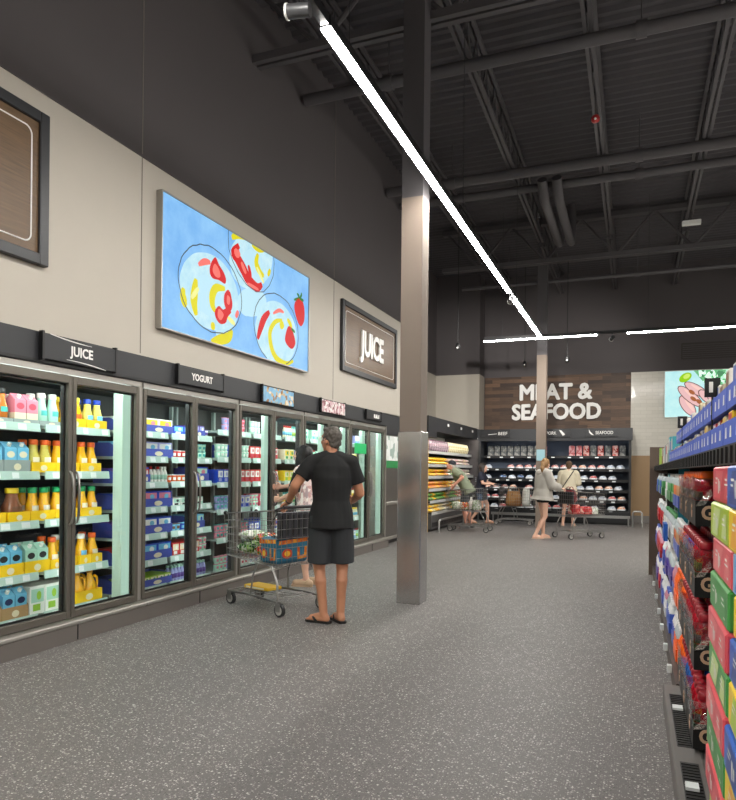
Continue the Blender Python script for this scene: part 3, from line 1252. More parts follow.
# pale shadows and cream
shp([(0.423, 0.256), (0.410, 0.208), (0.394, 0.168), (0.378, 0.128), (0.362, 0.096), (0.345, 0.072), (0.332, 0.056), (0.316, 0.056), (0.306, 0.064), (0.296, 0.072), (0.293, 0.096), (0.290, 0.128), (0.293, 0.168), (0.296, 0.208), (0.306, 0.256), (0.316, 0.296), (0.329, 0.344), (0.345, 0.376), (0.362, 0.416), (0.378, 0.440), (0.394, 0.456), (0.410, 0.464), (0.420, 0.456), (0.430, 0.448), (0.436, 0.416), (0.440, 0.384), (0.436, 0.344), (0.430, 0.304)], 7)
shp([(0.635, 0.536), (0.632, 0.504), (0.622, 0.472), (0.609, 0.440), (0.593, 0.408), (0.573, 0.376), (0.550, 0.360), (0.528, 0.344), (0.502, 0.336), (0.482, 0.328), (0.463, 0.336), (0.446, 0.352), (0.433, 0.368), (0.427, 0.392), (0.423, 0.416), (0.427, 0.448), (0.433, 0.480), (0.446, 0.512), (0.459, 0.544), (0.479, 0.568), (0.502, 0.592), (0.524, 0.608), (0.547, 0.624), (0.570, 0.624), (0.590, 0.624), (0.609, 0.608), (0.622, 0.592), (0.632, 0.568)], 7)
shp([(0.404, 0.592), (0.423, 0.528), (0.433, 0.456), (0.433, 0.384), (0.423, 0.312), (0.404, 0.248), (0.375, 0.184), (0.342, 0.144), (0.306, 0.112), (0.267, 0.104), (0.228, 0.104), (0.192, 0.120), (0.163, 0.152), (0.134, 0.192), (0.114, 0.248), (0.098, 0.304), (0.091, 0.368), (0.091, 0.432), (0.101, 0.496), (0.114, 0.552), (0.137, 0.608), (0.163, 0.656), (0.195, 0.688), (0.235, 0.712), (0.270, 0.720), (0.309, 0.712), (0.345, 0.688), (0.378, 0.648)], 1)
shp([(0.678, 0.968), (0.674, 0.904), (0.661, 0.840), (0.642, 0.768), (0.616, 0.712), (0.586, 0.656), (0.554, 0.616), (0.518, 0.592), (0.485, 0.576), (0.453, 0.576), (0.427, 0.592), (0.404, 0.616), (0.388, 0.648), (0.378, 0.696), (0.371, 0.752), (0.375, 0.808), (0.384, 0.872), (0.401, 0.928), (0.423, 0.984), (0.450, 1.040), (0.482, 1.088), (0.515, 1.120), (0.550, 1.136), (0.583, 1.144), (0.612, 1.136), (0.638, 1.112), (0.661, 1.080), (0.674, 1.032)], 1)
shp([(0.883, 0.408), (0.893, 0.336), (0.893, 0.264), (0.883, 0.192), (0.863, 0.128), (0.840, 0.072), (0.808, 0.032), (0.772, 0.000), (0.733, -0.016), (0.697, -0.016), (0.661, 0.000), (0.629, 0.024), (0.599, 0.064), (0.577, 0.112), (0.564, 0.176), (0.554, 0.232), (0.554, 0.296), (0.564, 0.360), (0.577, 0.424), (0.599, 0.480), (0.625, 0.520), (0.658, 0.560), (0.694, 0.584), (0.733, 0.592), (0.769, 0.584), (0.805, 0.560), (0.837, 0.520), (0.863, 0.472)], 1)
shp([(0.309, 0.456), (0.319, 0.424), (0.322, 0.384), (0.322, 0.352), (0.316, 0.312), (0.306, 0.280), (0.293, 0.256), (0.280, 0.232), (0.261, 0.216), (0.244, 0.208), (0.225, 0.216), (0.208, 0.224), (0.192, 0.240), (0.176, 0.264), (0.166, 0.288), (0.160, 0.320), (0.156, 0.360), (0.156, 0.392), (0.163, 0.424), (0.169, 0.456), (0.182, 0.480), (0.195, 0.504), (0.212, 0.520), (0.231, 0.528), (0.248, 0.528), (0.267, 0.520), (0.283, 0.504), (0.300, 0.480)], 7)
shp([(0.603, 0.880), (0.603, 0.848), (0.596, 0.816), (0.586, 0.784), (0.573, 0.752), (0.557, 0.728), (0.541, 0.704), (0.524, 0.688), (0.505, 0.680), (0.489, 0.680), (0.476, 0.688), (0.463, 0.696), (0.453, 0.720), (0.450, 0.744), (0.446, 0.768), (0.450, 0.800), (0.453, 0.832), (0.463, 0.864), (0.472, 0.896), (0.489, 0.920), (0.505, 0.944), (0.521, 0.960), (0.537, 0.968), (0.557, 0.968), (0.570, 0.968), (0.583, 0.952), (0.593, 0.936), (0.599, 0.912)], 7)
shp([(0.827, 0.296), (0.827, 0.264), (0.821, 0.232), (0.811, 0.192), (0.798, 0.168), (0.782, 0.144), (0.762, 0.120), (0.746, 0.112), (0.726, 0.104), (0.710, 0.112), (0.697, 0.120), (0.684, 0.144), (0.674, 0.168), (0.668, 0.192), (0.664, 0.224), (0.668, 0.256), (0.671, 0.288), (0.681, 0.328), (0.694, 0.352), (0.707, 0.376), (0.726, 0.400), (0.743, 0.408), (0.762, 0.416), (0.779, 0.416), (0.795, 0.408), (0.808, 0.384), (0.818, 0.360), (0.824, 0.336)], 7)
# yellow
band([(0.111, 0.352), (0.107, 0.296), (0.117, 0.240), (0.127, 0.224)], 0.05, 2)
band([(0.176, 0.464), (0.169, 0.368), (0.166, 0.272), (0.179, 0.176)], 0.06, 2)
band([(0.345, 0.488), (0.293, 0.464), (0.270, 0.392), (0.270, 0.312), (0.287, 0.264)], 0.055, 2)
band([(0.264, 0.000), (0.313, 0.040), (0.371, 0.088), (0.391, 0.160)], 0.06, 2)
band([(0.274, 0.168), (0.274, 0.104)], 0.04, 2)
band([(0.384, 0.952), (0.427, 1.016), (0.479, 1.040), (0.511, 1.016)], 0.055, 2)
band([(0.521, 1.000), (0.567, 1.000), (0.612, 1.016)], 0.05, 2)
band([(0.567, 0.944), (0.554, 0.856), (0.577, 0.792), (0.612, 0.768)], 0.05, 2)
band([(0.661, 0.864), (0.642, 0.792)], 0.03, 2)
band([(0.557, 0.816), (0.612, 0.704)], 0.025, 8)
band([(0.762, 0.432), (0.704, 0.384), (0.664, 0.272), (0.674, 0.136), (0.717, 0.040), (0.798, 0.016), (0.863, 0.064)], 0.045, 2)
band([(0.805, 0.464), (0.837, 0.408), (0.827, 0.296)], 0.04, 2)
band([(0.743, 0.360), (0.775, 0.400)], 0.05, 2)
band([(0.189, 0.400), (0.150, 0.296)], 0.03, 8)
band([(0.362, 0.256), (0.410, 0.216)], 0.03, 8)
# red
shp([(0.277, 0.704), (0.254, 0.632), (0.251, 0.560), (0.270, 0.528), (0.306, 0.536), (0.342, 0.528), (0.349, 0.568), (0.336, 0.616), (0.306, 0.664), (0.290, 0.704)], 3)
shp([(0.280, 0.656), (0.267, 0.592), (0.287, 0.552), (0.313, 0.568), (0.306, 0.624)], 4)
band([(0.186, 0.584), (0.221, 0.632), (0.254, 0.648)], 0.035, 4)
shp([(0.355, 0.480), (0.339, 0.432), (0.339, 0.360), (0.355, 0.312), (0.381, 0.320), (0.391, 0.376), (0.381, 0.456), (0.368, 0.488)], 3)
shp([(0.306, 0.320), (0.283, 0.264), (0.290, 0.208), (0.316, 0.176), (0.349, 0.200), (0.362, 0.256), (0.384, 0.312), (0.355, 0.328), (0.332, 0.304)], 3)
shp([(0.306, 0.296), (0.300, 0.232), (0.319, 0.208), (0.336, 0.264)], 4)
shp([(0.358, 0.440), (0.355, 0.376), (0.371, 0.368), (0.375, 0.424)], 4)
band([(0.414, 0.280), (0.430, 0.344)], 0.03, 4)
band([(0.430, 0.920), (0.394, 0.832), (0.420, 0.800), (0.463, 0.728), (0.498, 0.664), (0.560, 0.632), (0.596, 0.680)], 0.075, 3)
band([(0.404, 0.872), (0.417, 0.840), (0.436, 0.864)], 0.05, 4)
band([(0.446, 0.784), (0.479, 0.704)], 0.03, 4)
band([(0.495, 0.792), (0.515, 0.696)], 0.03, 3)
band([(0.489, 0.624), (0.570, 0.616)], 0.02, 4)
band([(0.655, 0.456), (0.616, 0.376), (0.590, 0.280), (0.567, 0.160)], 0.055, 3)
band([(0.684, 0.456), (0.733, 0.512), (0.772, 0.512)], 0.025, 4)
shp([(0.811, 0.392), (0.792, 0.320), (0.785, 0.240), (0.814, 0.192), (0.850, 0.184), (0.876, 0.248), (0.863, 0.328), (0.837, 0.392)], 3)
shp([(0.906, 0.736), (0.873, 0.680), (0.863, 0.608), (0.886, 0.504), (0.922, 0.448), (0.954, 0.512), (0.958, 0.632), (0.941, 0.712)], 3)
# leaves
band([(0.906, 0.728), (0.889, 0.712), (0.860, 0.688)], 0.02, 6)
band([(0.906, 0.728), (0.902, 0.752), (0.886, 0.768)], 0.02, 6)
band([(0.909, 0.728), (0.925, 0.768), (0.928, 0.800)], 0.02, 6)
band([(0.909, 0.728), (0.935, 0.728), (0.948, 0.728)], 0.02, 6)
band([(0.837, 0.384), (0.870, 0.360)], 0.02, 6)
# rims
ring_line([(0.414, 0.624), (0.427, 0.584), (0.440, 0.544), (0.446, 0.496), (0.450, 0.448), (0.450, 0.400), (0.446, 0.352), (0.436, 0.304), (0.427, 0.256), (0.414, 0.216), (0.397, 0.184), (0.378, 0.152), (0.355, 0.128), (0.336, 0.104), (0.309, 0.096), (0.287, 0.088), (0.261, 0.080), (0.238, 0.088), (0.215, 0.096), (0.192, 0.112), (0.169, 0.136), (0.153, 0.160), (0.134, 0.184), (0.117, 0.216), (0.104, 0.256), (0.094, 0.296), (0.088, 0.336), (0.081, 0.376), (0.078, 0.416), (0.078, 0.456), (0.081, 0.496), (0.088, 0.536), (0.094, 0.576), (0.107, 0.616), (0.121, 0.648), (0.134, 0.680), (0.153, 0.712), (0.173, 0.728), (0.192, 0.752), (0.215, 0.760), (0.238, 0.776), (0.264, 0.776), (0.287, 0.768), (0.313, 0.760), (0.336, 0.744), (0.358, 0.720), (0.378, 0.696), (0.397, 0.664)], )
open_line([(0.358, 1.016), (0.358, 0.944), (0.362, 0.840), (0.388, 0.752), (0.427, 0.672), (0.482, 0.608), (0.550, 0.584), (0.606, 0.616), (0.651, 0.704), (0.681, 0.816), (0.687, 0.944), (0.681, 1.016)], )
ring_line([(0.889, 0.448), (0.896, 0.408), (0.899, 0.360), (0.902, 0.312), (0.899, 0.264), (0.893, 0.216), (0.883, 0.176), (0.870, 0.128), (0.857, 0.096), (0.837, 0.064), (0.818, 0.032), (0.795, 0.008), (0.772, -0.008), (0.749, -0.016), (0.726, -0.024), (0.700, -0.024), (0.678, -0.016), (0.655, -0.008), (0.635, 0.008), (0.616, 0.032), (0.596, 0.056), (0.580, 0.088), (0.567, 0.120), (0.557, 0.160), (0.547, 0.200), (0.541, 0.240), (0.537, 0.280), (0.537, 0.320), (0.537, 0.360), (0.544, 0.400), (0.550, 0.448), (0.560, 0.480), (0.573, 0.520), (0.590, 0.552), (0.606, 0.584), (0.625, 0.608), (0.645, 0.624), (0.668, 0.640), (0.691, 0.656), (0.713, 0.656), (0.736, 0.656), (0.762, 0.648), (0.785, 0.640), (0.808, 0.624), (0.827, 0.592), (0.847, 0.568), (0.863, 0.528), (0.876, 0.496)], )
img.build('picture', mats_i, scr)

# ================================================================== GOODS IN THE COOLERS
# every good faces +X with its front at local x = 0; y is along the shelf
def gm(name, c, rough=.4, **k):
    return mat(name, c, rough, var=.05, **k)


YEL = gm('tray_yellow', (246, 200, 16), .45)
BLU = gm('case_blue', (70, 84, 176), .45)
KRA = gm('kraft_board', (176, 140, 96), .7)
GRYT = gm('tray_clear_grey', (150, 160, 158), .35)
C = dict(orange=(232, 96, 24), green=(0, 150, 84), blue=(30, 70, 190), white=(236, 236, 230), yellow=(240, 206, 40), red=(205, 40, 40),
         teal=(70, 170, 165), pink=(222, 130, 150), purple=(96, 66, 150), black=(34, 34, 36), brown=(120, 78, 54), lilac=(158, 160, 214),
         sky=(110, 185, 220), lime=(150, 196, 60), mint=(170, 214, 196), navy=(30, 40, 84), cream=(232, 220, 190), rose=(200, 70, 90),
         kraft=(176, 140, 96), juice=(240, 178, 20), apple=(214, 196, 90), amber=(196, 110, 40), choc=(150, 96, 72), gold=(220, 160, 40))


def cm(k, rough=.4):
    return gm('good_' + k, C[k], rough)


def mk_tray(w, h, d, m, back=None):
    def f():
        t = .004
        b = MB()
        b.box(-d, 0, -w / 2, w / 2, 0, t)
        b.box(-t, 0, -w / 2, w / 2, t, h)
        b.box(-d, -d + t, -w / 2, w / 2, t, back or h)
        for s in (-1, 1):
            y0, y1 = sorted((s * w / 2, s * (w / 2 - t)))
            if back:
                b.add([(-t, y0, t), (-d + t, y0, t), (-d + t, y0, back), (-d * .35, y0, back), (-t, y0, h),
                       (-t, y1, t), (-d + t, y1, t), (-d + t, y1, back), (-d * .35, y1, back), (-t, y1, h)],
                      [(4, 3, 2, 1, 0), (5, 6, 7, 8, 9), (0, 1, 6, 5), (1, 2, 7, 6), (2, 3, 8, 7), (3, 4, 9, 8), (4, 0, 5, 9)])
            else:
                b.box(-d + t, -t, y0, y1, t, h)
        me = b.mesh('shelf_tray', [m])
        return [('shelf_tray', me), ('printed_badge', badge(w * .14, h * .28, h * .45, cm('cream')))]
    return f


def badge(a, b, z, m, x=.0006, yc=0):
    g = MB()
    g.add([(x, yc + a * math.cos(2 * PI * i / 16), z + b * math.sin(2 * PI * i / 16)) for i in range(16)], [tuple(range(16))])
    return g.mesh('printed_badge', [m])


def mk_bottle(cap, juice, label, r=.052, h=.268):
    def f():
        b = MB().lathe([(r * .9, 0), (r, .008), (r, h * .38), (r * .98, h * .46), (r * .72, h * .62), (r * .60, h * .74), (r * .58, h * .86)], 14, c=(-r - .006, 0, 0))
        l = MB().lathe([(r + .0008, h * .10), (r + .0008, h * .40)], 14, c=(-r - .006, 0, 0))
        l2 = MB()
        n = 5
        vs = []
        for i in range(n + 1):
            a = R(-38 + 76 * i / n)
            vs += [(-r - .006 + (r + .0016) * math.cos(a), (r + .0016) * math.sin(a), h * .30), (-r - .006 + (r + .0016) * math.cos(a), (r + .0016) * math.sin(a), h * .455)]
        l2.add(vs, [(2 * i, 2 * i + 2, 2 * i + 3, 2 * i + 1) for i in range(n)])
        c_ = MB().lathe([(r * .64, h * .84), (r * .66, h * .86), (r * .66, h * .985), (r * .58, h)], 14, c=(-r - .006, 0, 0))
        return [('juice_bottle', b.mesh('juice_bottle', [gm('juice_' + juice, C[juice], .15)])),
                ('bottle_label', l2.mesh('bottle_label', [cm(label)])), ('bottle_cap', c_.mesh('bottle_cap', [cm(cap)]))]
    return f


def mk_carton(main, lower, cap='white', w=.108, h=.24, oval='black'):
    def f():
        b = MB()
        d = w
        k = .78
        z1 = h * k
        y0, y1 = -w / 2, w / 2
        b.box(-d, 0, y0, y1, 0, z1 * .45, 1)
        b.box(-d, 0, y0, y1, z1 * .45, z1, 0)
        zt = h * .97
        b.add([(0, y0, z1), (0, y1, z1), (-d, y1, z1), (-d, y0, z1), (-d / 2, y0, zt), (-d / 2, y1, zt)],
              [(0, 1, 5, 4), (2, 3, 4, 5), (1, 2, 5), (3, 0, 4)], 0)
        b.box(-d / 2 - .002, -d / 2 + .002, y0, y1, zt - .002, h, 0)
        cp = MB().cyl((-d * .24, 0, z1 + (zt - z1) * .4), (-d * .12, 0, z1 + (zt - z1) * .4 + .024), .016, n=10)
        return [('carton', b.mesh('carton', [cm(main), cm(lower)])),
                ('carton_cap', cp.mesh('carton_cap', [cm(cap)])),
                ('printed_badge', badge(w * .34, h * .11, z1 * .74, cm(oval)))]
    return f


def mk_box(w, h, d, main, print1, print2=None, name='box'):
    def f():
        b = MB().cbox(-d, 0, -w / 2, w / 2, 0, h, .003)
        p = MB().quad((.0006, -w * .42, h * .42), (.0006, w * .42, h * .42), (.0006, w * .42, h * .9), (.0006, -w * .42, h * .9))
        out = [(name, b.mesh(name, [cm(main)])), ('printed_panel', p.mesh('printed_panel', [cm(print1)]))]
        if print2:
            q = MB().quad((.0012, -w * .3, h * .12), (.0012, w * .2, h * .12), (.0012, w * .2, h * .36), (.0012, -w * .3, h * .36))
            q.add([(.0012, w * (.1 + .16 * math.cos(2 * PI * i / 12)), h * (.66 + .16 * math.sin(2 * PI * i / 12))) for i in range(12)], [tuple(range(12))])
            out.append(('printed_motif', q.mesh('printed_motif', [cm(print2)])))
        return out
    return f


def mk_cup(body, lid, r=.036, h=.082):
    def f():
        b = MB().lathe([(r * .78, 0), (r * .8, .003), (r * .97, h * .9)], 12, c=(-r - .002, 0, 0))
        l = MB().lathe([(r * 1.05, h * .9), (r * 1.06, h * .96), (r * 1.0, h)], 12, c=(-r - .002, 0, 0))
        k = MB()
        n = 4
        vs = []
        for i in range(n + 1):
            a = R(-45 + 90 * i / n)
            for rr, z in ((r * .865, h * .3), (r * .93, h * .66)):
                vs.append((-r - .002 + (rr + .0012) * math.cos(a), (rr + .0012) * math.sin(a), z))
        k.add(vs, [(2 * i, 2 * i + 2, 2 * i + 3, 2 * i + 1) for i in range(n)])
        return [('yogurt_cup', b.mesh('yogurt_cup', [cm(body)])), ('cup_lid', l.mesh('cup_lid', [cm(lid)])), ('cup_print', k.mesh('cup_print', [cm(lid)]))]
    return f


def mk_drink(body, cap, band, r=.026, h=.165):
    def f():
        b = MB().lathe([(r * .9, 0), (r, .006), (r, h * .55), (r * .9, h * .62), (r * .5, h * .8), (r * .48, h * .86)], 12, c=(-r - .002, 0, 0))
        l = MB().lathe([(r + .001, h * .2), (r + .001, h * .5)], 12, c=(-r - .002, 0, 0))
        c_ = MB().lathe([(r * .62, h * .84), (r * .62, h * .97), (r * .55, h)], 12, c=(-r - .002, 0, 0))
        return [('yogurt_drink', b.mesh('yogurt_drink', [cm(body)])), ('drink_label', l.mesh('drink_label', [cm(band)])), ('bottle_cap', c_.mesh('bottle_cap', [cm(cap)]))]
    return f


def mk_jug(r=.062, h=.262):
    def f():
        b = MB().lathe([(r * .92, 0), (r, .01), (r, h * .42), (r * .9, h * .55), (r * .5, h * .78), (r * .36, h * .86), (r * .36, h * .93)], 14, c=(-r - .006, 0, 0))
        hd = MB().tube([(-r * .72, r * .50, h * .82), (-r * .72, r * 1.0, h * .76), (-r * .72, r * 1.12, h * .62), (-r * .72, r * 1.05, h * .48), (-r * .72, r * .9, h * .40)], .012, 8)
        c_ = MB().lathe([(r * .42, h * .91), (r * .42, h * .985), (r * .38, h)], 12, c=(-r - .006, 0, 0))
        n = 5
        vs = []
        for i in range(n + 1):
            a = R(-45 + 90 * i / n)
            for z in (h * .1, h * .32):
                vs.append((-r - .006 + (r + .0012) * math.cos(a), (r + .0012) * math.sin(a), z))
        l = MB().add(vs, [(2 * i, 2 * i + 2, 2 * i + 3, 2 * i + 1) for i in range(n)])
        return [('juice_jug', b.mesh('juice_jug', [gm('juice_juice', C['juice'], .15)])), ('jug_handle', hd.mesh('jug_handle', [gm('juice_juice', C['juice'])])),
                ('bottle_cap', c_.mesh('bottle_cap', [cm('gold')])), ('bottle_label', l.mesh('bottle_label', [cm('cream')]))]
    return f


FX = SH_FRONT - .018
SN = {0: ['bottom', 'second', 'middle', 'fourth', 'top'], 1: ['bottom', 'second', 'third', 'fourth', 'fifth', 'sixth', 'top'],
      2: ['bottom', 'second', 'third', 'fourth', 'fifth', 'top']}
ZS = {0: JZ, 1: YZ}


class Row:
    """lays goods along one shelf from y, left to right"""

    def __init__(self, unit, si, y):
        self.u, self.si, self.y = unit, si, y
        self.z = ZS.get(unit, CZ)[si] + .001
        self.where = '%s shelf of the %s' % (SN.get(unit, SN[2])[si], unit_names[unit])

    def put(self, key, mk, w, desc, cat, group, x=0.0, dy=0.0, dz=0.0, adv=True, gap=.006):
        yy = self.y + w / 2 + dy
        o = inst(key, mk, (FX + x, yy, self.z + dz), 0, numbered(desc, self.where), cat, group)
        if adv:
            self.y += w + gap
        return o

    def tray(self, kind, n, w=.116, h=.085, m=YEL, mn='yellow', back=None, rows=2, d=None):
        """tray of n items across and `rows` deep"""
        tw = n * w + .014
        dd = d or (rows * w + .02)
        self.put(('tray', round(tw, 3), h, mn, back, dd), mk_tray(tw, h, dd, m, back), tw, mn + ' shelf tray', 'tray', mn + ' shelf trays', adv=False)
        key, mk, desc, cat, group = kind
        for r in range(rows):
            for i in range(n):
                ds = desc if r == 0 else desc.rsplit(' ', 1)[0] + ' back-row ' + desc.rsplit(' ', 1)[1]
                self.put(key, mk, w, ds, cat, group, x=-.006 - r * w, dy=.007 + i * w, dz=.005, adv=False)
        self.y += tw + .005
        return self


def bottle(cap, juice='juice', label='cream'):
    return (('bottle', cap, juice, label), mk_bottle(cap, juice, label), cap + '-capped juice bottle', 'bottle', cap + '-capped juice bottles')


def carton(main, lower, cap='white', oval='black', word=None):
    word = word or main
    return (('carton', main, lower, cap, oval), mk_carton(main, lower, cap, oval=oval), word + ' drink carton', 'carton', word + ' drink cartons')


# ---- juice cooler
r = Row(0, 4, 3.69)
r.tray(bottle('black', 'amber', 'teal'), 2, m=GRYT, mn='grey', h=.04)
r.tray(carton('pink', 'cream', 'white', 'rose', 'pink'), 2, m=GRYT, mn='grey', h=.04)
r.tray(bottle('white', 'mint', 'teal'), 2, m=GRYT, mn='grey', h=.04)
r.y = 4.455
r.tray(bottle('yellow', 'juice', 'orange'), 2)
r.tray(bottle('blue', 'apple', 'sky'), 2)
r = Row(0, 3, 3.605)
r.tray(carton('sky', 'blue', 'white', 'cream', 'blue'), 2, m=GRYT, mn='grey', h=.1)
r.tray(carton('sky', 'blue', 'white', 'cream', 'blue'), 2, m=GRYT, mn='grey', h=.1)
r.y = 4.115
r.tray(bottle('orange', 'apple', 'cream'), 2)
r.tray(bottle('orange', 'juice', 'cream'), 2)
r.y = 4.64
r.tray(bottle('orange', 'juice', 'cream'), 2)
r = Row(0, 2, 3.63)
r.tray(bottle('brown', 'choc', 'brown'), 2)
r.y = 3.90
o = r.put('choc_jug', mk_bottle('yellow', 'choc', 'brown', r=.078, h=.27), .17, 'wide brown bottle with yellow cap', 'bottle', None, x=-.008, dy=.02, dz=.005, adv=False)
r.put(('tray', 'wide'), mk_tray(.205, .085, .2, YEL), .205, 'yellow shelf tray', 'tray', 'yellow shelf trays')
r.tray(bottle('green', 'juice', 'cream'), 2)
r.tray(bottle('green', 'juice', 'cream'), 2)
r.y = 4.65
r.tray(bottle('green', 'juice', 'cream'), 2)
r = Row(0, 1, 3.55)
r.tray(carton('sky', 'white', 'white', 'black', 'blue-topped'), 2, h=.10)
r.tray(carton('sky', 'white', 'white', 'black', 'blue-topped'), 2, h=.10)
r.y = 4.06
r.tray(carton('mint', 'lime', 'white', 'black', 'green-topped'), 2, h=.10)
r.y = 4.32
r.tray(bottle('orange', 'juice', 'cream'), 1)
r.y = 4.47
r.tray(bottle('white', 'juice', 'teal'), 1)
r.y = 4.645
r.tray(bottle('white', 'juice', 'sky'), 1)
r.tray(bottle('orange', 'juice', 'cream'), 1)
r = Row(0, 0, 3.60)
r.tray(carton('sky', 'white', 'white', 'navy', 'blue-topped'), 2, h=.10, m=KRA, mn='kraft', back=.2)
r.tray(carton('sky', 'white', 'white', 'navy', 'blue-topped'), 2, h=.10, m=KRA, mn='kraft', back=.2)
r.y = 4.11
for i in range(2):
    r.put('white_box', mk_box(.15, .23, .34, 'white', 'mint', 'lime', 'drink_box'), .15, 'white drink box with green print', 'box', 'white drink boxes')
r.y = 4.42
r.put('white_box', None, .15, 'white drink box with green print', 'box', 'white drink boxes')
r.y = 4.60
jug = ('jug', mk_jug(), 'yellow handled juice jug', 'jug', 'yellow juice jugs')
r.tray(jug, 2, w=.15, h=.105, rows=2)


# ---- small goods for the yogurt coolers
def cased(r, w, h, col, p1, p2, n=2, mcol=BLU, mn='blue', bh=None):
    """shelf-ready case holding n printed packs"""
    d = .3
    r.put(('case', w, h, mn), mk_tray(w, h * .62, d, mcol, back=h), w, mn + ' shelf case', 'case', mn + ' shelf cases', adv=False)
    bw = (w - .014) / n
    for i in range(n):
        r.put(('pack', round(bw, 3), h, col, p1, p2), mk_box(bw - .004, (bh or h * 1.08), .25, col, p1, p2, 'multipack'), bw, '%s multipack with %s print' % (col, p1), 'pack',
              'multipacks in shelf cases', x=-.006, dy=.007 + i * bw, dz=.005, adv=False)
    r.y += w + .006


def cups(r, n, body, lid, tiers=1, rows=1):
    for i in range(n):
        for q in range(rows):
            for k in range(tiers):
                ds = '%s-lidded yogurt cup' % lid + (' in upper tier' if k else '') + (' in back row' if q else '')
                r.put(('cup', body, lid), mk_cup(body, lid), .076, ds, 'cup', lid + '-lidded yogurt cups', x=-.078 * q, dz=.083 * k, adv=False)
        r.y += .079


def drinks(r, n, body, cap, band, rows=1):
    for i in range(n):
        for q in range(rows):
            r.put(('drink', body, cap, band), mk_drink(body, cap, band), .054, '%s-capped %s yogurt drink' % (cap, body) + (' in back row' if q else ''), 'bottle', cap + '-capped yogurt drinks', x=-.058 * q, adv=False)
        r.y += .057


def boxes(r, n, w, h, a, b, c, d=.25, word='box'):
    for i in range(n):
        r.put(('bx', w, h, a, b, c), mk_box(w, h, d, a, b, c, 'dairy_box'), w, '%s %s with %s print' % (a, word, b), 'box', a + ' dairy boxes')


Y1 = 5.10
r = Row(1, 6, Y1)
cased(r, .36, .12, 'white', 'pink', 'lilac')
cased(r, .46, .13, 'white', 'yellow', 'pink')
boxes(r, 2, .17, .095, 'blue', 'sky', 'white')
cased(r, .22, .11, 'purple', 'lilac', 'white')
cups(r, 1, 'white', 'purple')
r = Row(1, 5, Y1)
cased(r, .36, .13, 'sky', 'white', 'lilac')
cased(r, .46, .14, 'lilac', 'white', 'sky')
cups(r, 4, 'red', 'white')
r.y = 6.31
cups(r, 3, 'mint', 'teal', 2)
r = Row(1, 4, Y1)
cased(r, .36, .13, 'purple', 'lilac', 'white')
cased(r, .10, .14, 'blue', 'red', 'white', 1)
for cap in ('red', 'black', 'red', 'white', 'white'):
    drinks(r, 1, 'white', cap, 'mint', 2)
cups(r, 5, 'orange', 'white')
r.y = 6.33
cased(r, .25, .15, 'blue', 'mint', 'pink', 1)
r = Row(1, 3, Y1)
cased(r, .36, .14, 'blue', 'white', 'pink')
cased(r, .46, .15, 'blue', 'pink', 'sky')
boxes(r, 2, .13, .085, 'white', 'mint', 'black')
boxes(r, 2, .13, .085, 'mint', 'white', 'black')
r = Row(1, 2, Y1)
cased(r, .36, .14, 'purple', 'white', 'lilac')
cased(r, .46, .15, 'blue', 'white', 'sky')
cups(r, 2, 'sky', 'brown')
cups(r, 2, 'blue', 'sky')
cased(r, .26, .14, 'sky', 'mint', 'blue', 2)
r = Row(1, 1, Y1)
cased(r, .36, .14, 'red', 'white', 'blue')
cased(r, .46, .15, 'blue', 'sky', 'white')
boxes(r, 4, .115, .14, 'red', 'cream', 'white')
cups(r, 2, 'mint', 'pink', 2)
r = Row(1, 0, Y1)
cased(r, .36, .14, 'lime', 'cream', 'green', 3, bh=.10)
cased(r, .46, .12, 'lime', 'cream', 'green', 4, bh=.10)
drinks(r, 11, 'lilac', 'mint', 'purple', 2)

# ---- third, fourth and farthest coolers
rng = random.Random(5)
pal = [('blue', 'white', 'lilac'), ('red', 'white', 'rose'), ('blue', 'sky', 'white'), ('white', 'rose', 'blue'), ('pink', 'white', 'red'), ('lilac', 'white', 'blue'),
       ('mint', 'white', 'teal'), ('white', 'teal', 'lime'), ('cream', 'orange', 'red'), ('rose', 'white', 'pink')]
for si in range(6):
    r = Row(2, si, 6.76)
    while r.y < 8.16:
        ch = rng.random()
        if si >= 5 and ch < .55:
            r.y += .14
        elif si in (3, 4) and ch < .75:
            a = ('blue', 'white', 'lilac') if r.y < 7.15 else ('red', 'white', 'rose')
            boxes(r, 2, .115, .16, *a)
        elif ch < .55:
            a = rng.choice(pal)
            boxes(r, 2, .12, .13 + .05 * rng.random(), *a)
        else:
            cups(r, 3, rng.choice(['white', 'lilac', 'mint', 'pink']), rng.choice(['pink', 'teal', 'rose', 'white']), 2)
for k, ya, yb in ((3, 8.40, 9.78), (4, 10.04, 11.42)):
    for si in range(6):
        r = Row(k, si, ya)
        while r.y < yb - .2:
            ch = rng.random()
            if ch < .45:
                boxes(r, 2, .13, .15, *rng.choice([('white', 'mint', 'yellow'), ('yellow', 'cream', 'lime'), ('mint', 'white', 'teal'), ('cream', 'yellow', 'green'), ('lilac', 'white', 'sky')]))
            elif ch < .8:
                drinks(r, 4, rng.choice(['white', 'mint', 'cream']), rng.choice(['teal', 'yellow', 'red', 'green']), rng.choice(['sky', 'lime', 'yellow']))
            else:
                r.y += .12
st = thing('sticker', 'green promotion sticker on the glass of the farthest cooler', 'sticker', (DX + .0135, 10.14, 1.66))
MB().box(0, .001, 0, .52, 0, .17).build('sheet', gm('sticker_green', (40, 190, 110)), st)

# ================================================================== PRODUCE CASE (left wall, beyond the column)
M_CASEB = mat('case_black', (30, 31, 33), .45, var=.05)
M_BUMP = mat('bumper_steel', (170, 170, 168), .3, .85, var=.04)
M_CASEW = mat('case_white_liner', (206, 206, 200), .45, var=.03)
M_LED2 = mat('case_led', (255, 250, 238), emit=26.0)


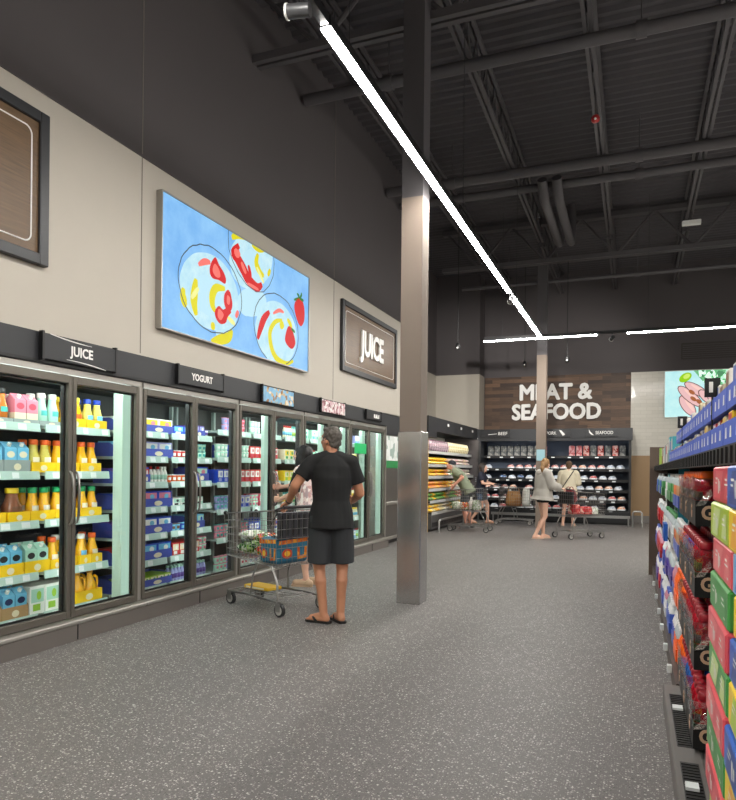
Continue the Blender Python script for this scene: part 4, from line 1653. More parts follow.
def text_fit(s, w, h, loc, face, m, parent, bold=.02, extrude=.01, spacing=1.0, name='lettering', thick=0.0):
    me = text_mesh(s, 1.0, extrude, bold, 1.0, spacing)
    xs = [v.co.x for v in me.vertices]
    ys = [v.co.y for v in me.vertices]
    sx, sy = w / (max(xs) - min(xs)), h / (max(ys) - min(ys))
    cx, cy = (max(xs) + min(xs)) / 2, (max(ys) + min(ys)) / 2
    for v in me.vertices:
        v.co.x = (v.co.x - cx) * sx
        v.co.y = (v.co.y - cy) * sy
    if thick:
        n = len(me.vertices)
        vs, fs = [], []
        for k in range(8):
            dx, dy = thick * math.cos(k * PI / 4), thick * math.sin(k * PI / 4)
            vs += [(v.co.x + dx, v.co.y + dy, v.co.z + .0004 * k) for v in me.vertices]
            fs += [tuple(i + k * n for i in p.vertices) for p in me.polygons]
        me = bpy.data.meshes.new(name)
        me.from_pydata(vs, [], fs)
    me.transform(face)
    me.materials.clear()
    me.materials.append(m)
    return put(me, name, parent, loc)


PX, PY0, PY1 = -4.25, 14.70, 19.36
pc = thing('produce_case', 'open refrigerated case of bagged produce on the far left wall', 'refrigerated case', (PX, PY0, 0))
PL = PY1 - PY0
b = MB()
b.box(-.95, 0, 0, PL, .06, .40, 0)
b.box(-.95, -.06, 0, PL, 0, .06, 1)
for i in range(24):
    b.box(0, .004, .1 + i * .165, .22 + i * .165, .10, .20, 1)
b.build('base', [mat('case_grey', (92, 92, 92), .4, .3), M_BLACK], pc)
MB().box(-1.0, -.96, 0, PL, .1, 2.35).build('back_panel', M_CASEW, pc)
MB().box(-1.05, -.075, -.06, 0, 0, 2.12).build('end_panel', mat('end_panel_tan', (190, 160, 112), .5, var=.06), pc)
b = MB().box(-1.02, .12, -.68, PL - .46, 2.33, 2.58, 0).box(-1.02, .12, -.68, 0, 2.12, 2.33, 0).box(-1.02, .08, PL - .46, PL, 2.33, 2.5, 0).box(.10, .12, 0, PL - .46, 2.27, 2.33, 0)
b.build('canopy', M_CANOPY, pc)
MB().box(.02, .07, .02, PL - .02, 2.318, 2.33).build('led_fill_strip', M_LED2, pc)
PZ = [.42, .68, .95, 1.24, 1.52, 1.83]
PD = [0.0, -.04, -.07, -.10, -.13, -.16]
for z, d in zip(PZ, PD):
    s = MB().box(-.95, d, .02, PL, z - .03, z).build('shelf', M_CASEB, pc)
    MB().box(d, d + .012, .02, PL, z - .045, z + .025).build('price_rail', mat('clear_rail', (196, 198, 194), .3), s)
bp = MB().tube([(.18, .02, 0), (.18, .02, .24), (.18, .10, .27), (.18, 4.0, .27), (.18, 4.1, .24), (.18, 4.1, 0)], .025, 8)
bp.cyl((.18, PL / 2, 0), (.18, PL / 2, .27), .02, n=8)
tag(bp.build('bumper_rail', M_BUMP, None, (PX, PY0, 0)), 'steel bumper rail along the floor before the produce case', 'bumper rail')
for yy in (.9, 2.2, 3.5):
    MB().box(.12, .126, yy, yy + .14, 2.44, 2.50).build('canopy_tag', M_LETTER, pc)


def mk_bag(m, w=.17, d=.22, h=.09, name='produce_bag'):
    def f():
        b = MB()
        n = 12
        rings = []
        for t, s in ((0, .12), (.06, .5), (.2, .85), (.5, 1.0), (.8, .85), (.94, .5), (1, .12)):
            rings.append(((-d * t, 0, h * .5), (0, w / 2 * (.75 + .25 * s), 0), (0, 0, h * .5 * s)))
        b.loft(rings, n)
        se = MB().add([(0.012, -w * .42, h * .42), (.012, w * .42, h * .42), (-.012, w * .40, h * .53), (-.012, -w * .40, h * .53)], [(0, 1, 2, 3)])
        return [(name, b.mesh(name, [m])), ('crimped_end', se.mesh('crimped_end', [m]))]
    return f


PG = {
    'yellow': mat_spots('veg_yellow', [(240, 190, 30), (250, 214, 70), (232, 160, 20), (250, 240, 200)], 28, .35, weights=[4, 3, 2, 1]),
    'orange': mat_spots('veg_orange', [(236, 140, 50), (226, 110, 40), (246, 190, 90), (245, 230, 200)], 28, .35),
    'green': mat_spots('veg_green', [(70, 130, 50), (100, 160, 60), (50, 100, 40), (200, 220, 180)], 26, .35),
    'red': mat_spots('veg_red', [(176, 40, 36), (206, 70, 50), (230, 190, 160)], 26, .35),
    'white': mat_spots('veg_white', [(230, 224, 206), (240, 236, 226), (214, 200, 176), (200, 150, 140)], 26, .35),
    'pink': mat_spots('veg_pink', [(226, 190, 190), (240, 226, 220), (190, 130, 140)], 30, .35),
    'purple': mat_spots('veg_purple', [(70, 40, 60), (230, 210, 220), (110, 60, 90), (200, 170, 180)], 34, .35),
    'cream': mat_spots('veg_cream', [(232, 222, 180), (244, 238, 206), (214, 196, 140)], 34, .35)}
prow = ['bottom', 'second', 'third', 'fourth', 'fifth', 'top']
rng = random.Random(11)
for i, (z, d) in enumerate(zip(PZ, PD)):
    y = .14
    while y < PL - .12:
        u = y / PL
        if i == 5:
            c = 'purple' if u < .48 else 'cream'
        elif u < .42:
            c = {4: ['yellow'], 3: ['yellow', 'yellow', 'orange'], 2: ['yellow', 'orange'], 1: ['green', 'yellow', 'red', 'green'], 0: ['white', 'yellow', 'cream']}[i]
            c = rng.choice(c)
        else:
            c = rng.choice({4: ['white', 'pink', 'cream'], 3: ['white', 'pink', 'green'], 2: ['cream', 'white', 'orange'], 1: ['white', 'green', 'red'], 0: ['white', 'yellow', 'green']}[i])
        w = .17
        hh = .30 if i == 5 else .11
        for lv in range(1 if i in (5,) else 2):
            if i == 5:
                o = inst(('sbag', c), mk_bag(PG[c], .18, .12, .30), (PX + d - .02, PY0 + y, z + .002), 0,
                         numbered('standing bag of %s salad' % c, 'top shelf of the produce case'), 'produce bag', c + ' salad bags')
            else:
                o = inst(('bag', c), mk_bag(PG[c], .19, .28, .10), (PX + d - .015 - lv * .03, PY0 + y + lv * .02, z + .002 + lv * .095), 0,
                         numbered('bag of %s produce' % c + (' lying on another' if lv else ''), prow[i] + ' shelf of the produce case'), 'produce bag', c + ' produce bags')
        y += .2

# ================================================================== MEAT CASE (back wall)
MX0, MX1, MY = -4.10, -.10, 18.95
ML = MX1 - MX0
mc = thing('meat_case', 'long black open meat and seafood case on the back wall', 'refrigerated case', (MX0, MY, 0))
b = MB()
b.box(0, ML, .04, 1.1, .05, .34, 0)
b.box(0, ML, .1, 1.1, 0, .05, 1)
b.build('base', [M_CASEB, M_BLACK], mc)
MB().box(0, ML, 1.05, 1.1, .3, 2.56).build('back_panel', mat('meat_back', (60, 72, 90), .5), mc)
MB().box(-.04, ML + .06, 0, .03, 2.23, 2.30).box(-.04, ML + .06, 0, 1.1, 2.30, 2.56).box(-.04, ML + .06, -.006, 0, 2.30, 2.315, 0).build('canopy', M_CANOPY, mc)
for x in (0, ML):
    MB().box(x - .03, x + .03, .08, 1.1, 0, 2.30).build('side_panel', M_CASEB, mc)
MB().box(.05, ML - .05, .12, .17, 2.288, 2.30).build('led_fill_strip', mat('meat_led', (240, 244, 255), emit=16.0), mc)
MZ = [.36, .62, .89, 1.17, 1.46, 1.82]
MD = [.08, .22, .30, .36, .42, .62]
for z, d in zip(MZ, MD):
    s = MB().box(.03, ML - .03, d, 1.05, z - .03, z).build('shelf', mat('meat_shelf', (66, 78, 98), .4), mc)
    MB().box(.03, ML - .03, d - .012, d, z - .05, z + .02).build('price_rail', M_BLACK, s)
    x = .12
    rg = random.Random(int(z * 100))
    while x < ML - .2:
        MB().quad((x, d - .0135, z - .045), (x + .09, d - .0135, z - .045), (x + .09, d - .0135, z - .012), (x, d - .0135, z - .012)).build('price_tag', M_TAG, s)
        x += .25 + rg.random() * .25
b = MB().box(.45, ML + .02, -.42, -.36, .20, .27)
for x in (.5, 1.7, 2.9, ML - .02):
    b.cyl((x, -.39, 0), (x, -.39, .22), .022, n=8)
tag(b.build('bumper_rail', M_BUMP, None, (MX0, MY, 0)), 'steel bumper rail on posts before the meat case', 'bumper rail')
hp = MB().tube([(-.02, 18.45, 0), (-.02, 18.45, .36), (.02, 18.45, .40), (.16, 18.45, .40), (.20, 18.45, .36), (.20, 18.45, 0)], .022, 8)
tag(hp.build('guard_hoop', M_BUMP), 'pale steel hoop guard at the right end of the meat case', 'guard hoop')


def mk_meat(tr, meat, w=.235, d=.22, h=.11):
    def f():
        b = MB()
        b.loft([((0, d / 2, 0), (w * .42, 0, 0), (0, d * .42, 0)), ((0, d / 2, h * .5), (w * .5, 0, 0), (0, d * .5, 0))], 12)
        m_ = MB().ball((0, d / 2, h * .55), (w * .43, d * .42, h * .55), 10)
        l = MB().quad((w * .05, d * .1, h * 1.02), (w * .3, d * .1, h * 1.02), (w * .3, d * .4, h * 1.12), (w * .05, d * .4, h * 1.12))
        return [('meat_pack', b.mesh('meat_pack', [tr])), ('meat', m_.mesh('meat', [meat])), ('pack_label', l.mesh('pack_label', [M_WHITE]))]
    return f


MT = {'pink': mat_spots('meat_pink', [(226, 150, 150), (236, 190, 186), (210, 110, 110)], 26, .25),
      'red': mat_spots('meat_red', [(176, 60, 56), (210, 120, 110), (232, 190, 180)], 26, .25),
      'orange': mat_spots('meat_orange', [(226, 130, 80), (236, 170, 130), (240, 210, 190)], 22, .25),
      'white': mat_spots('meat_white', [(214, 222, 232), (230, 234, 238), (190, 200, 214)], 22, .25),
      'blue': mat_spots('meat_blue', [(120, 150, 190), (200, 214, 230), (80, 100, 140)], 22, .25)}
TRW, TRB = mat('tray_white', (222, 224, 226), .4), mat('tray_dark', (40, 44, 54), .4)
rng = random.Random(3)
for i in range(6):
    x = .17
    while x < ML - .14:
        u = x / ML
        if i == 5:
            x += .2
            continue
        if i == 4:
            c = rng.choice(['red', 'pink', 'red', 'white']) if u < .6 else rng.choice(['white', 'orange', 'red', 'white'])
        elif u < .5:
            c = rng.choice(['white', 'blue', 'white', 'blue', 'orange', 'red'] if i in (3, 2) else ['blue', 'white', 'red', 'pink'])
        else:
            c = rng.choice(['white', 'pink', 'orange', 'white', 'white'])
        if rng.random() < .10:
            x += .2
            continue
        inst(('meat', c), mk_meat(TRB if c in ('blue',) else TRW, MT[c]), (MX0 + x, MY + MD[i] + .01, MZ[i] + .002), 0,
             numbered('%s meat pack' % ({'white': 'pale', 'blue': 'blue-tinted'}.get(c, c)), prow[i] + ' shelf of the meat case'), 'meat pack', 'packs in the meat case')
        x += .245
# hanging packs in the upper band
x = .2
k = 0
while x < ML - .1:
    u = x / ML
    if .47 < u < .60:
        x += .19
        continue
    c = 'pale' if u < .42 else ('pink' if u < .7 else ('red' if k % 2 else 'pale'))
    m_ = {'pale': mat_spots('hang_pale', [(120, 122, 116), (150, 148, 140), (96, 98, 96)], 20, .4), 'pink': MT['pink'], 'red': MT['red']}[c]

    def mkh(m_=m_):
        b = MB().cbox(-.08, .08, 0, .07, 0, .30, .02)
        h = MB().cyl((0, .03, .30), (0, .03, .32), .006, n=6)
        return [('hanging_pack', b.mesh('hanging_pack', [m_])), ('pack_hook', h.mesh('pack_hook', [M_CHROME]))]
    inst(('hang', c), mkh, (MX0 + x, MY + .68, MZ[5] + .002), 0, numbered('%s standing pack' % c, 'top band of the meat case'), 'meat pack', 'packs in the top band of the meat case')
    x += .19
    k += 1

# canopy lettering
for s, xa, w in (('BEEF', -3.62, .25), ('PORK', -2.0, .26), ('SEAFOOD', -.82, .44)):
    t = thing('case_sign', 'black meat case header sign reading ' + s, 'sign', (xa, MY - .03, 2.44), 0, 'meat case header signs')
    MB().box(-.42, .42, -.022, -.012, -.105, .105).build('panel', M_HDR, t)
    for xx in (-.40, .39):
        MB().box(xx, xx + .012, -.026, 0, -.11, .12).build('bracket', M_BLACK, t)
    text_fit(s, w, .085, ({'BEEF': .205, 'PORK': -.10, 'SEAFOOD': .08}[s], -.024, 0), FACE_NY, M_LETTER, t, bold=.004, extrude=.002)
    g = MB()
    if s == 'BEEF':
        g.add([(-.21, -.024, -.02), (.04, -.024, -.004), (.04, -.024, -.014), (-.19, -.024, -.034)], [(3, 2, 1, 0)])
    elif s == 'PORK':
        g.add([(.10, -.024, .08), (.16, -.024, .07), (.26, -.024, -.04), (.20, -.024, -.08), (.15, -.024, .0)], [(4, 3, 2, 1, 0)])
    else:
        g.add([(-.31, -.024, .09), (-.27, -.024, .02), (-.18, -.024, -.07), (-.25, -.024, -.05), (-.30, -.024, .0)], [(4, 3, 2, 1, 0)])
    g.build('emblem', M_LETTER, t)

# wood feature wall and big letters
ws = thing('wood_sign_wall', 'dark plank feature wall above the meat case reading MEAT & SEAFOOD', 'sign', (0, YB, 0))
M_PLANK = mat_wood('mixed_planks', [(52, 37, 29), (80, 59, 44), (112, 84, 62), (64, 47, 37), (96, 71, 52)], (.62, .105), .6, 'XZ', 22)
MB().box(-4.18, -.1, -.04, 0, 2.56, 4.165).build('plank_panel', M_PLANK, ws)
text_fit('MEAT &', 1.98, .43, (-2.125, -.075, 3.69), FACE_NY, M_LETTER, ws, bold=0, extrude=.03, thick=.022)
text_fit('SEAFOOD', 2.44, .43, (-2.115, -.075, 3.12), FACE_NY, M_LETTER, ws, bold=0, extrude=.03, thick=.022)

# backlit picture on the right of the back wall
lb = thing('lightbox', 'backlit picture of sliced fish, lime and herbs on the tile wall', 'lightbox', (.76, YB - .04, 2.90))
W2, H2 = 2.0, 1.24
fr = MB()
fr.box(-.02, 0, -.06, 0, -.02, H2 + .02)
fr.box(W2, W2 + .02, -.06, 0, -.02, H2 + .02)
fr.box(0, W2, -.06, 0, -.02, 0)
fr.box(0, W2, -.06, 0, H2, H2 + .02)
fr.build('frame', M_FRAME2, lb)
g = MB()
g.quad((0, -.05, 0), (W2, -.05, 0), (W2, -.05, H2), (0, -.05, H2), 0)
gl = [-.0505]


def g2(pts, mi):
    gl[0] -= .0006
    g.add([(x, gl[0], z) for x, z in pts], [tuple(range(len(pts)))], mi)


g2([(.70, H2), (W2, H2), (W2, .55), (1.3, .55), (1.05, .78)], 1)
g2([(.98, .98), (1.08, 1.02), (2.0, .30), (2.0, .12), (1.85, .2)], 2)
g2([(.98, .98), (1.10, .86), (1.12, .90), (1.02, 1.0)], 3)


def oval(cx, cz, a, bb, t, n=18):
    return [(cx + a * math.cos(2 * PI * i / n) * math.cos(t) - bb * math.sin(2 * PI * i / n) * math.sin(t),
             cz + a * math.cos(2 * PI * i / n) * math.sin(t) + bb * math.sin(2 * PI * i / n) * math.cos(t)) for i in range(n)]


for cx, cz, a, bb, t in ((.56, .30, .30, .13, -1.0), (.62, .55, .38, .12, -.75), (.78, .72, .34, .11, -.6), (1.05, .50, .28, .11, -.75), (1.2, .42, .22, .09, -.9)):
    g2(oval(cx, cz, a + .025, bb + .02, t), 4)
    g2(oval(cx, cz, a, bb, t), 5)
    g2(oval(cx + .05, cz + .02, a * .7, bb * .35, t), 3)
for cx, cz in ((.70, .48), (.84, .40), (.66, .66)):
    g2(oval(cx, cz, .09, .05, -.7), 6)
g2(oval(.50, 1.06, .17, .11, .6), 7)
g2(oval(.53, 1.09, .09, .06, .6), 8)
g.build('picture', [mat_backlit('backlit_ice', (176, 232, 236), (206, 246, 244), 3, 1.0), mat_spots('backlit_herbs', [(90, 160, 110), (170, 220, 190), (60, 120, 80), (220, 240, 230)], 16, emit=1.0),
                    emis('backlit_salmon', (238, 150, 130)), emis('backlit_salmon_light', (250, 206, 196)), emis('backlit_dark_edge', (110, 70, 64)),
                    emis('backlit_fish', (236, 190, 190)), emis('backlit_brown', (170, 100, 60)), emis('backlit_lime', (150, 210, 20)), emis('backlit_lime_light', (210, 236, 110))], lb)

# ================================================================== GONDOLA SHELVING ON THE RIGHT
M_GON = mat('gondola_brown', (72, 62, 56), .5, .2, var=.05)
M_GONB = mat('gondola_black', (26, 26, 27), .5, var=.05)
M_BASEG = mat('gondola_base_grey', (112, 108, 105), .45, .2, var=.04)
GY0, GY1 = .2, 10.0
gn = thing('gondola_shelf', 'long dark shelving run of drinks along the right side of the aisle', 'shelving', (0, 0, 0))
b = MB()
b.box(.25, 1.15, 4.46, GY1, .0, .13, 0)
for i in range(5):
    y = 4.46 + i * 1.108
    b.box(.2465, .25, y + .004, y + 1.10, .012, .125, 1)
b.build('base_deck', [M_GON, mat('kick_brown', (88, 78, 72), .5)], gn)
b = MB()
b.cbox(.175, .30, GY0, 4.45, 0, .125, .006, 0)
b.box(.30, 1.15, GY0, 4.45, 0, .12, 0)
for i in range(3):
    y = 1.5 + i * .98
    b.box(.20, .275, y, y + .8, .125, .127, 1)
    for k in range(26):
        b.box(.204, .271, y + .02 + k * .03, y + .035 + k * .03, .127, .131, 2)
b.build('base_deck', [M_BASEG, M_GONB, M_BLACK], gn)
for x, y, z in ((.205, 3.96, .132), (.205, 2.98, .132), (.247, 4.9, .09), (.247, 5.5, .09), (.247, 6.2, .09), (.247, 6.9, .09), (.247, 7.7, .09), (.247, 8.6, .09)):
    if z > .1:
        MB().box(x, x + .05, y, y + .06, z, z + .012).build('price_tag', M_TAG, gn)
    else:
        MB().cbox(x - .03, x, y, y + .05, z - .02, z + .03, .003).build('price_tag', M_TAG, gn)
MB().box(1.12, 1.15, GY0, GY1, .1, 1.75).build('back_panel', M_GONB, gn)
MB().box(.20, 1.16, GY1, GY1 + .06, 0, 1.745).build('end_panel', mat('end_panel_brown', (92, 76, 66), .5, var=.05), gn)
b = MB().box(.27, 1.12, GY0, GY1, 1.455, 1.485)
b.box(.262, .272, GY0, GY1, 1.425, 1.487)
y = GY0
while y < GY1:
    b.box(.255, .262, y, y + .025, 1.43, 1.48)
    b.box(.30, 1.1, y, y + .02, 1.425, 1.455)
    y += .11
b.build('top_shelf', M_GONB, gn)
for z in (.50, .83, 1.155):
    MB().box(.34, 1.12, 2.42, GY1, z - .02, z).build('shelf', M_GONB, gn)
for y in (2.40, 4.60, 5.72, 7.6):
    MB().box(.32, 1.12, y - .01, y + .01, .12, 1.43).build('divider', M_GONB if y < 5 else (mat('divider_teal', (30, 130, 150), .4) if y < 6 else M_GONB), gn)

# ---- cartons of cans, stacked at the near end
def g_print(main, accent, lg=.42, h=.104):
    def f():
        b = MB().cbox(0, .27, -lg / 2, lg / 2, 0, h, .006)
        p = MB()
        # printed motif on the long face (x = 0) and on the end face
        p.add([(-.0006, lg * .40, h * .12), (-.0006, lg * .05, h * .12), (-.0006, -lg * .1, h * .88), (-.0006, lg * .28, h * .88)], [(0, 1, 2, 3)])
        p.add([(-.0006, -lg * .16, h * .15), (-.0006, -lg * .40, h * .15), (-.0006, -lg * .40, h * .8), (-.0006, -lg * .26, h * .8)], [(0, 1, 2, 3)])
        q = MB()
        for yy, w, z0, z1 in ((.30, .12, .64, .70), (.31, .09, .52, .57), (.14, .035, .26, .66), (.07, .03, .34, .60), (-.20, .16, .50, .545), (-.22, .10, .62, .68), (-.33, .06, .2, .25)):
            q.add([(-.0012, lg * yy, h * z0), (-.0012, lg * (yy - w), h * z0), (-.0012, lg * (yy - w * .9), h * z1), (-.0012, lg * (yy + .02), h * z1)], [(0, 1, 2, 3)])
        q.add([(.06, -lg / 2 - .0006, h * .3), (.2, -lg / 2 - .0006, h * .3), (.2, -lg / 2 - .0006, h * .7), (.06, -lg / 2 - .0006, h * .7)], [(0, 1, 2, 3)])
        return [('can_carton', b.mesh('can_carton', [gm('carton_' + main, CC[main], .3)])), ('printed_panel', p.mesh('printed_panel', [gm('carton_' + accent, CC[accent], .3)])),
                ('lettering', q.mesh('lettering', [cm('white')]))]
    return f


CC = dict(crimson=(206, 30, 62), rose=(226, 84, 96), blue=(30, 92, 190), lime=(176, 204, 60), yellow=(244, 208, 40), sky=(110, 176, 226), green=(64, 150, 70), lightrose=(238, 120, 124),
          amber=(240, 170, 50), deepred=(186, 14, 54), pale=(206, 226, 150), navy=(30, 66, 150))
far_col = [('crimson', 'rose'), ('lime', 'pale'), ('rose', 'lightrose'), ('green', 'green'), ('rose', 'lightrose'), ('green', 'pale'), ('rose', 'lightrose'), ('green', 'green'),
           ('rose', 'crimson'), ('lime', 'yellow'), ('rose', 'lightrose'), ('green', 'lime')]
near_col = [('blue', 'navy'), ('yellow', 'amber'), ('sky', 'blue'), ('yellow', 'amber'), ('blue', 'navy'), ('yellow', 'lime'), ('blue', 'navy'), ('yellow', 'amber'), ('blue', 'sky'), ('yellow', 'lime'),
            ('sky', 'blue'), ('yellow', 'amber')]
thr_col = [('rose', 'crimson'), ('blue', 'sky'), ('lime', 'pale'), ('crimson', 'rose'), ('yellow', 'amber'), ('blue', 'sky'), ('green', 'lime'), ('rose', 'crimson'), ('sky', 'blue'), ('green', 'green'), ('yellow', 'amber'), ('blue', 'navy')]
rng = random.Random(21)
Hc = .1065
for ci, colr in enumerate((far_col, near_col, thr_col)):
    for i, (a, c_) in enumerate(colr):
        z = .142 + (11 - i) * Hc + .001
        yc = 2.34 - .21 - ci * .445 + rng.uniform(-.01, .01) 
        xx = .222 + rng.uniform(-.008, .012)
        inst(('cc', a, c_), g_print(a, c_), (xx, yc, z), 0,
             '%s can carton, %s from the top of the %s column of stacked cartons' % (a, ORD[i + 1], ('farthest', 'middle', 'nearest')[ci]), 'drink carton', 'stacked can cartons')

# ---- sports drink packs
def mk_gtray():
    b = MB()
    w, d, h, t = .38, .20, .115, .004
    b.box(0, d, -w / 2, w / 2, 0, t)
    b.box(0, t, -w / 2, w / 2, t, h)
    b.box(d - t, d, -w / 2, w / 2, t, h)
    b.box(t, d - t, -w / 2, -w / 2 + t, t, h)
    b.box(t, d - t, w / 2 - t, w / 2, t, h)
    tr = [('drink_tray', b.mesh('drink_tray', [M_BLACK]))]
    for nm, fc, loc in (('emblem', FACE_NX, (-.0016, 0, h * .5)), ('emblem', FACE_NY, (.052, -w / 2 - .0016, h * .5))):
        me = text_mesh('G', .085, .001, .003, .9)
        me.transform(fc)
        me.transform(Matrix.Translation(loc))
        me.materials.clear()
        me.materials.append(mat('emblem_tan', (206, 170, 140), .4))
        tr.append((nm, me))
    f = MB()
    rg = random.Random(9)
    n = 26
    for z0, z1 in ((h, .185),):
        ring0, ring1 = [], []
        per = [(-.002, -w / 2 - .002), (d + .002, -w / 2 - .002), (d + .002, w / 2 + .002), (-.002, w / 2 + .002)]
        pts = []
        for k in range(4):
            a, c_ = per[k], per[(k + 1) % 4]
            m_ = 12 if k % 2 else 6
            for i in range(m_):
                u = i / m_
                pts.append((a[0] + (c_[0] - a[0]) * u, a[1] + (c_[1] - a[1]) * u))
        N = len(pts)
        vs = []
        for L, z in enumerate((z0 - .02, z0 + .02, z0 + .05, z1, z1 + .02)):
            for p in pts:
                j = rg.uniform(-.004, .006)
                vs.append((p[0] + j, p[1] + rg.uniform(-.004, .004), z + rg.uniform(-.008, .008) + (.03 * rg.random() if L == 4 else 0)))
        f.add(vs, [(L * N + i, L * N + (i + 1) % N, (L + 1) * N + (i + 1) % N, (L + 1) * N + i) for L in range(4) for i in range(N)], 0, False)
    tr.append(('shrink_wrap', f.mesh('shrink_wrap', [M_WRAP])))
    return tr


M_WRAP = bpy.data.materials.new('shrink_wrap')
M_WRAP.use_nodes = True
_nt = M_WRAP.node_tree
_nt.nodes.remove(_nt.nodes['Principled BSDF'])
_t, _g, _m = _nt.nodes.new('ShaderNodeBsdfTransparent'), _nt.nodes.new('ShaderNodeBsdfGlossy'), _nt.nodes.new('ShaderNodeMixShader')
_g.inputs['Roughness'].default_value = .12
_n = _nt.nodes.new('ShaderNodeTexNoise')
_n.inputs['Scale'].default_value = 40
_r = _nt.nodes.new('ShaderNodeMapRange')
_r.inputs['From Min'].default_value = .35
_r.inputs['From Max'].default_value = .7
_r.inputs['To Min'].default_value = .15
_r.inputs['To Max'].default_value = .75
_nt.links.new(_n.outputs[0], _r.inputs['Value'])
_nt.links.new(_r.outputs[0], _m.inputs[0])
_nt.links.new(_t.outputs[0], _m.inputs[1])
_nt.links.new(_g.outputs[0], _m.inputs[2])
_nt.links.new(_m.outputs[0], _nt.nodes['Material Output'].inputs[0])


def mk_sport(col, cap):
    def f():
        r, h = .0445, .245
        b = MB().lathe([(r * .86, 0), (r, .012), (r * .97, h * .3), (r, h * .42), (r * .94, h * .58), (r, h * .66), (r * .8, h * .78), (r * .55, h * .86)], 14)
        c_ = MB().lathe([(r * .66, h * .85), (r * .72, h * .87), (r * .70, h * .97), (r * .6, h)], 14)
        l = MB()
        vs = []
        n = 6
        for i in range(n + 1):
            a = R(180 - 60 + 120 * i / n)
            for z in (h * .46, h * .62):
                vs.append(((r + .0012) * math.cos(a), (r + .0012) * math.sin(a), z))
        l.add(vs, [(2 * i, 2 * i + 2, 2 * i + 3, 2 * i + 1) for i in range(n)])
        return [('sports_drink', b.mesh('sports_drink', [gm('sport_' + col, SP[col], .12)])), ('bottle_cap', c_.mesh('bottle_cap', [gm('cap_' + cap, SP[cap], .35)])),
                ('bottle_label', l.mesh('bottle_label', [gm('sport_label', (60, 30, 34), .3)]))]
    return f


SP = dict(red=(172, 16, 36), orange=(244, 104, 20), teal=(110, 170, 170), blue=(40, 100, 180), dark=(150, 20, 36))
lvl = {1.157: 'top', .832: 'second', .502: 'third', .142: 'lowest'}
for z, nm in lvl.items():
    for q in range(5):
        yc = 3.60 + q * .393
        if yc > 4.4:
            continue
        col = 'red' if not (q == 2 and z < 1) else 'orange'
        if q == 1 and nm in ('second', 'lowest'):
            col = 'blue'
        x0 = .262
        inst('gtray', mk_gtray, (x0, yc, z + .001), 0, numbered('black wrapped drink tray', nm + ' tier of the sports drinks', 'from the can cartons'), 'drink tray', 'sports drink trays')
        for j in range(2):
            for i in range(4):
                inst(('sport', col, nm == 'top'), mk_sport(col, 'orange' if nm == 'top' else 'dark'), (x0 + .053 + j * .094, yc - .141 + i * .094, z + .006), 0,
                     numbered('%s%s sports drink bottle' % ('back-row ' if j else '', col), nm + ' tier', 'from the can cartons'), 'bottle', col + ' sports drink bottles')


# ---- bottle packs farther along
def mk_pack(body, label, cap, n=4, w=.075, h=.23, wrap=True):
    def f():
        b = MB()
        for j in range(2):
            for i in range(n):
                c0 = (w / 2 + j * w, (i - (n - 1) / 2) * w, 0)
                b.lathe([(w * .46, 0), (w * .49, .01), (w * .49, h * .30), (w * .49, h * .66), (w * .3, h * .84), (w * .2, h * .88), (w * .22, h * .9), (w * .2, h)], 10, c=c0,
                        mis=[0, 1, 1 if True else 0, 0, 0, 2, 2])
        out = [('bottle_pack', b.mesh('bottle_pack', [gm('pk_' + body, PK[body], .25), gm('pk_' + label, PK[label], .35), gm('pk_' + cap, PK[cap], .35)]))]
        g = MB().box(-.002, w * 2 + .002, -n / 2 * w - .002, n / 2 * w + .002, .002, h * .36)
        out.append(('printed_wrap', g.mesh('printed_wrap', [gm('pk_' + label + '_wrap', PK[WR.get(label, label)], .3)])))
        return out
    return f


PK = dict(orange=(214, 106, 54), blue=(66, 96, 190), white=(226, 226, 226), clear=(186, 196, 200), tan=(196, 150, 110), teal=(40, 140, 150), green=(70, 140, 80), red=(190, 40, 46), pink=(220, 150, 170),
          bright=(250, 104, 26), brown=(110, 70, 52), black=(40, 40, 42), purple=(90, 70, 160))
WR = dict(orange='blue', tan='blue', bright='bright', pink='blue', white='white')
segs = {  # tier: (y from, y to, [(body, label, cap)...])
    1.157: [(4.62, 5.70, [('clear', 'orange', 'white'), ('clear', 'tan', 'white')]), (5.80, 7.55, [('clear', 'green', 'white'), ('clear', 'white', 'teal')]), (7.7, 9.9, [('white', 'red', 'black'), ('clear', 'green', 'black'), ('clear', 'blue', 'white')])],
    .832: [(4.62, 5.70, [('clear', 'orange', 'white'), ('clear', 'tan', 'white')]), (5.80, 7.55, [('clear', 'white', 'green'), ('clear', 'teal', 'white')]), (7.7, 9.9, [('white', 'purple', 'white'), ('clear', 'red', 'white')])],
    .502: [(4.62, 5.29, [('bright', 'bright', 'bright'), ('brown', 'bright', 'bright')]), (5.28, 5.70, [('pink', 'pink', 'white')]), (5.8, 7.5, [('pink', 'pink', 'white'), ('white', 'blue', 'white'), ('clear', 'purple', 'white')]), (7.7, 9.9, [('white', 'blue', 'blue'), ('pink', 'red', 'white')])],
    .133: [(4.62, 5.29, [('bright', 'bright', 'brown'), ('clear', 'bright', 'white')]), (5.28, 5.70, [('white', 'blue', 'white')]), (5.8, 7.5, [('white', 'blue', 'white'), ('pink', 'white', 'blue'), ('clear', 'blue', 'white')]), (7.7, 9.9, [('white', 'purple', 'blue'), ('white', 'red', 'white')])]}
rng = random.Random(8)
tn = {1.157: 'top', .832: 'second', .502: 'third', .133: 'lowest'}
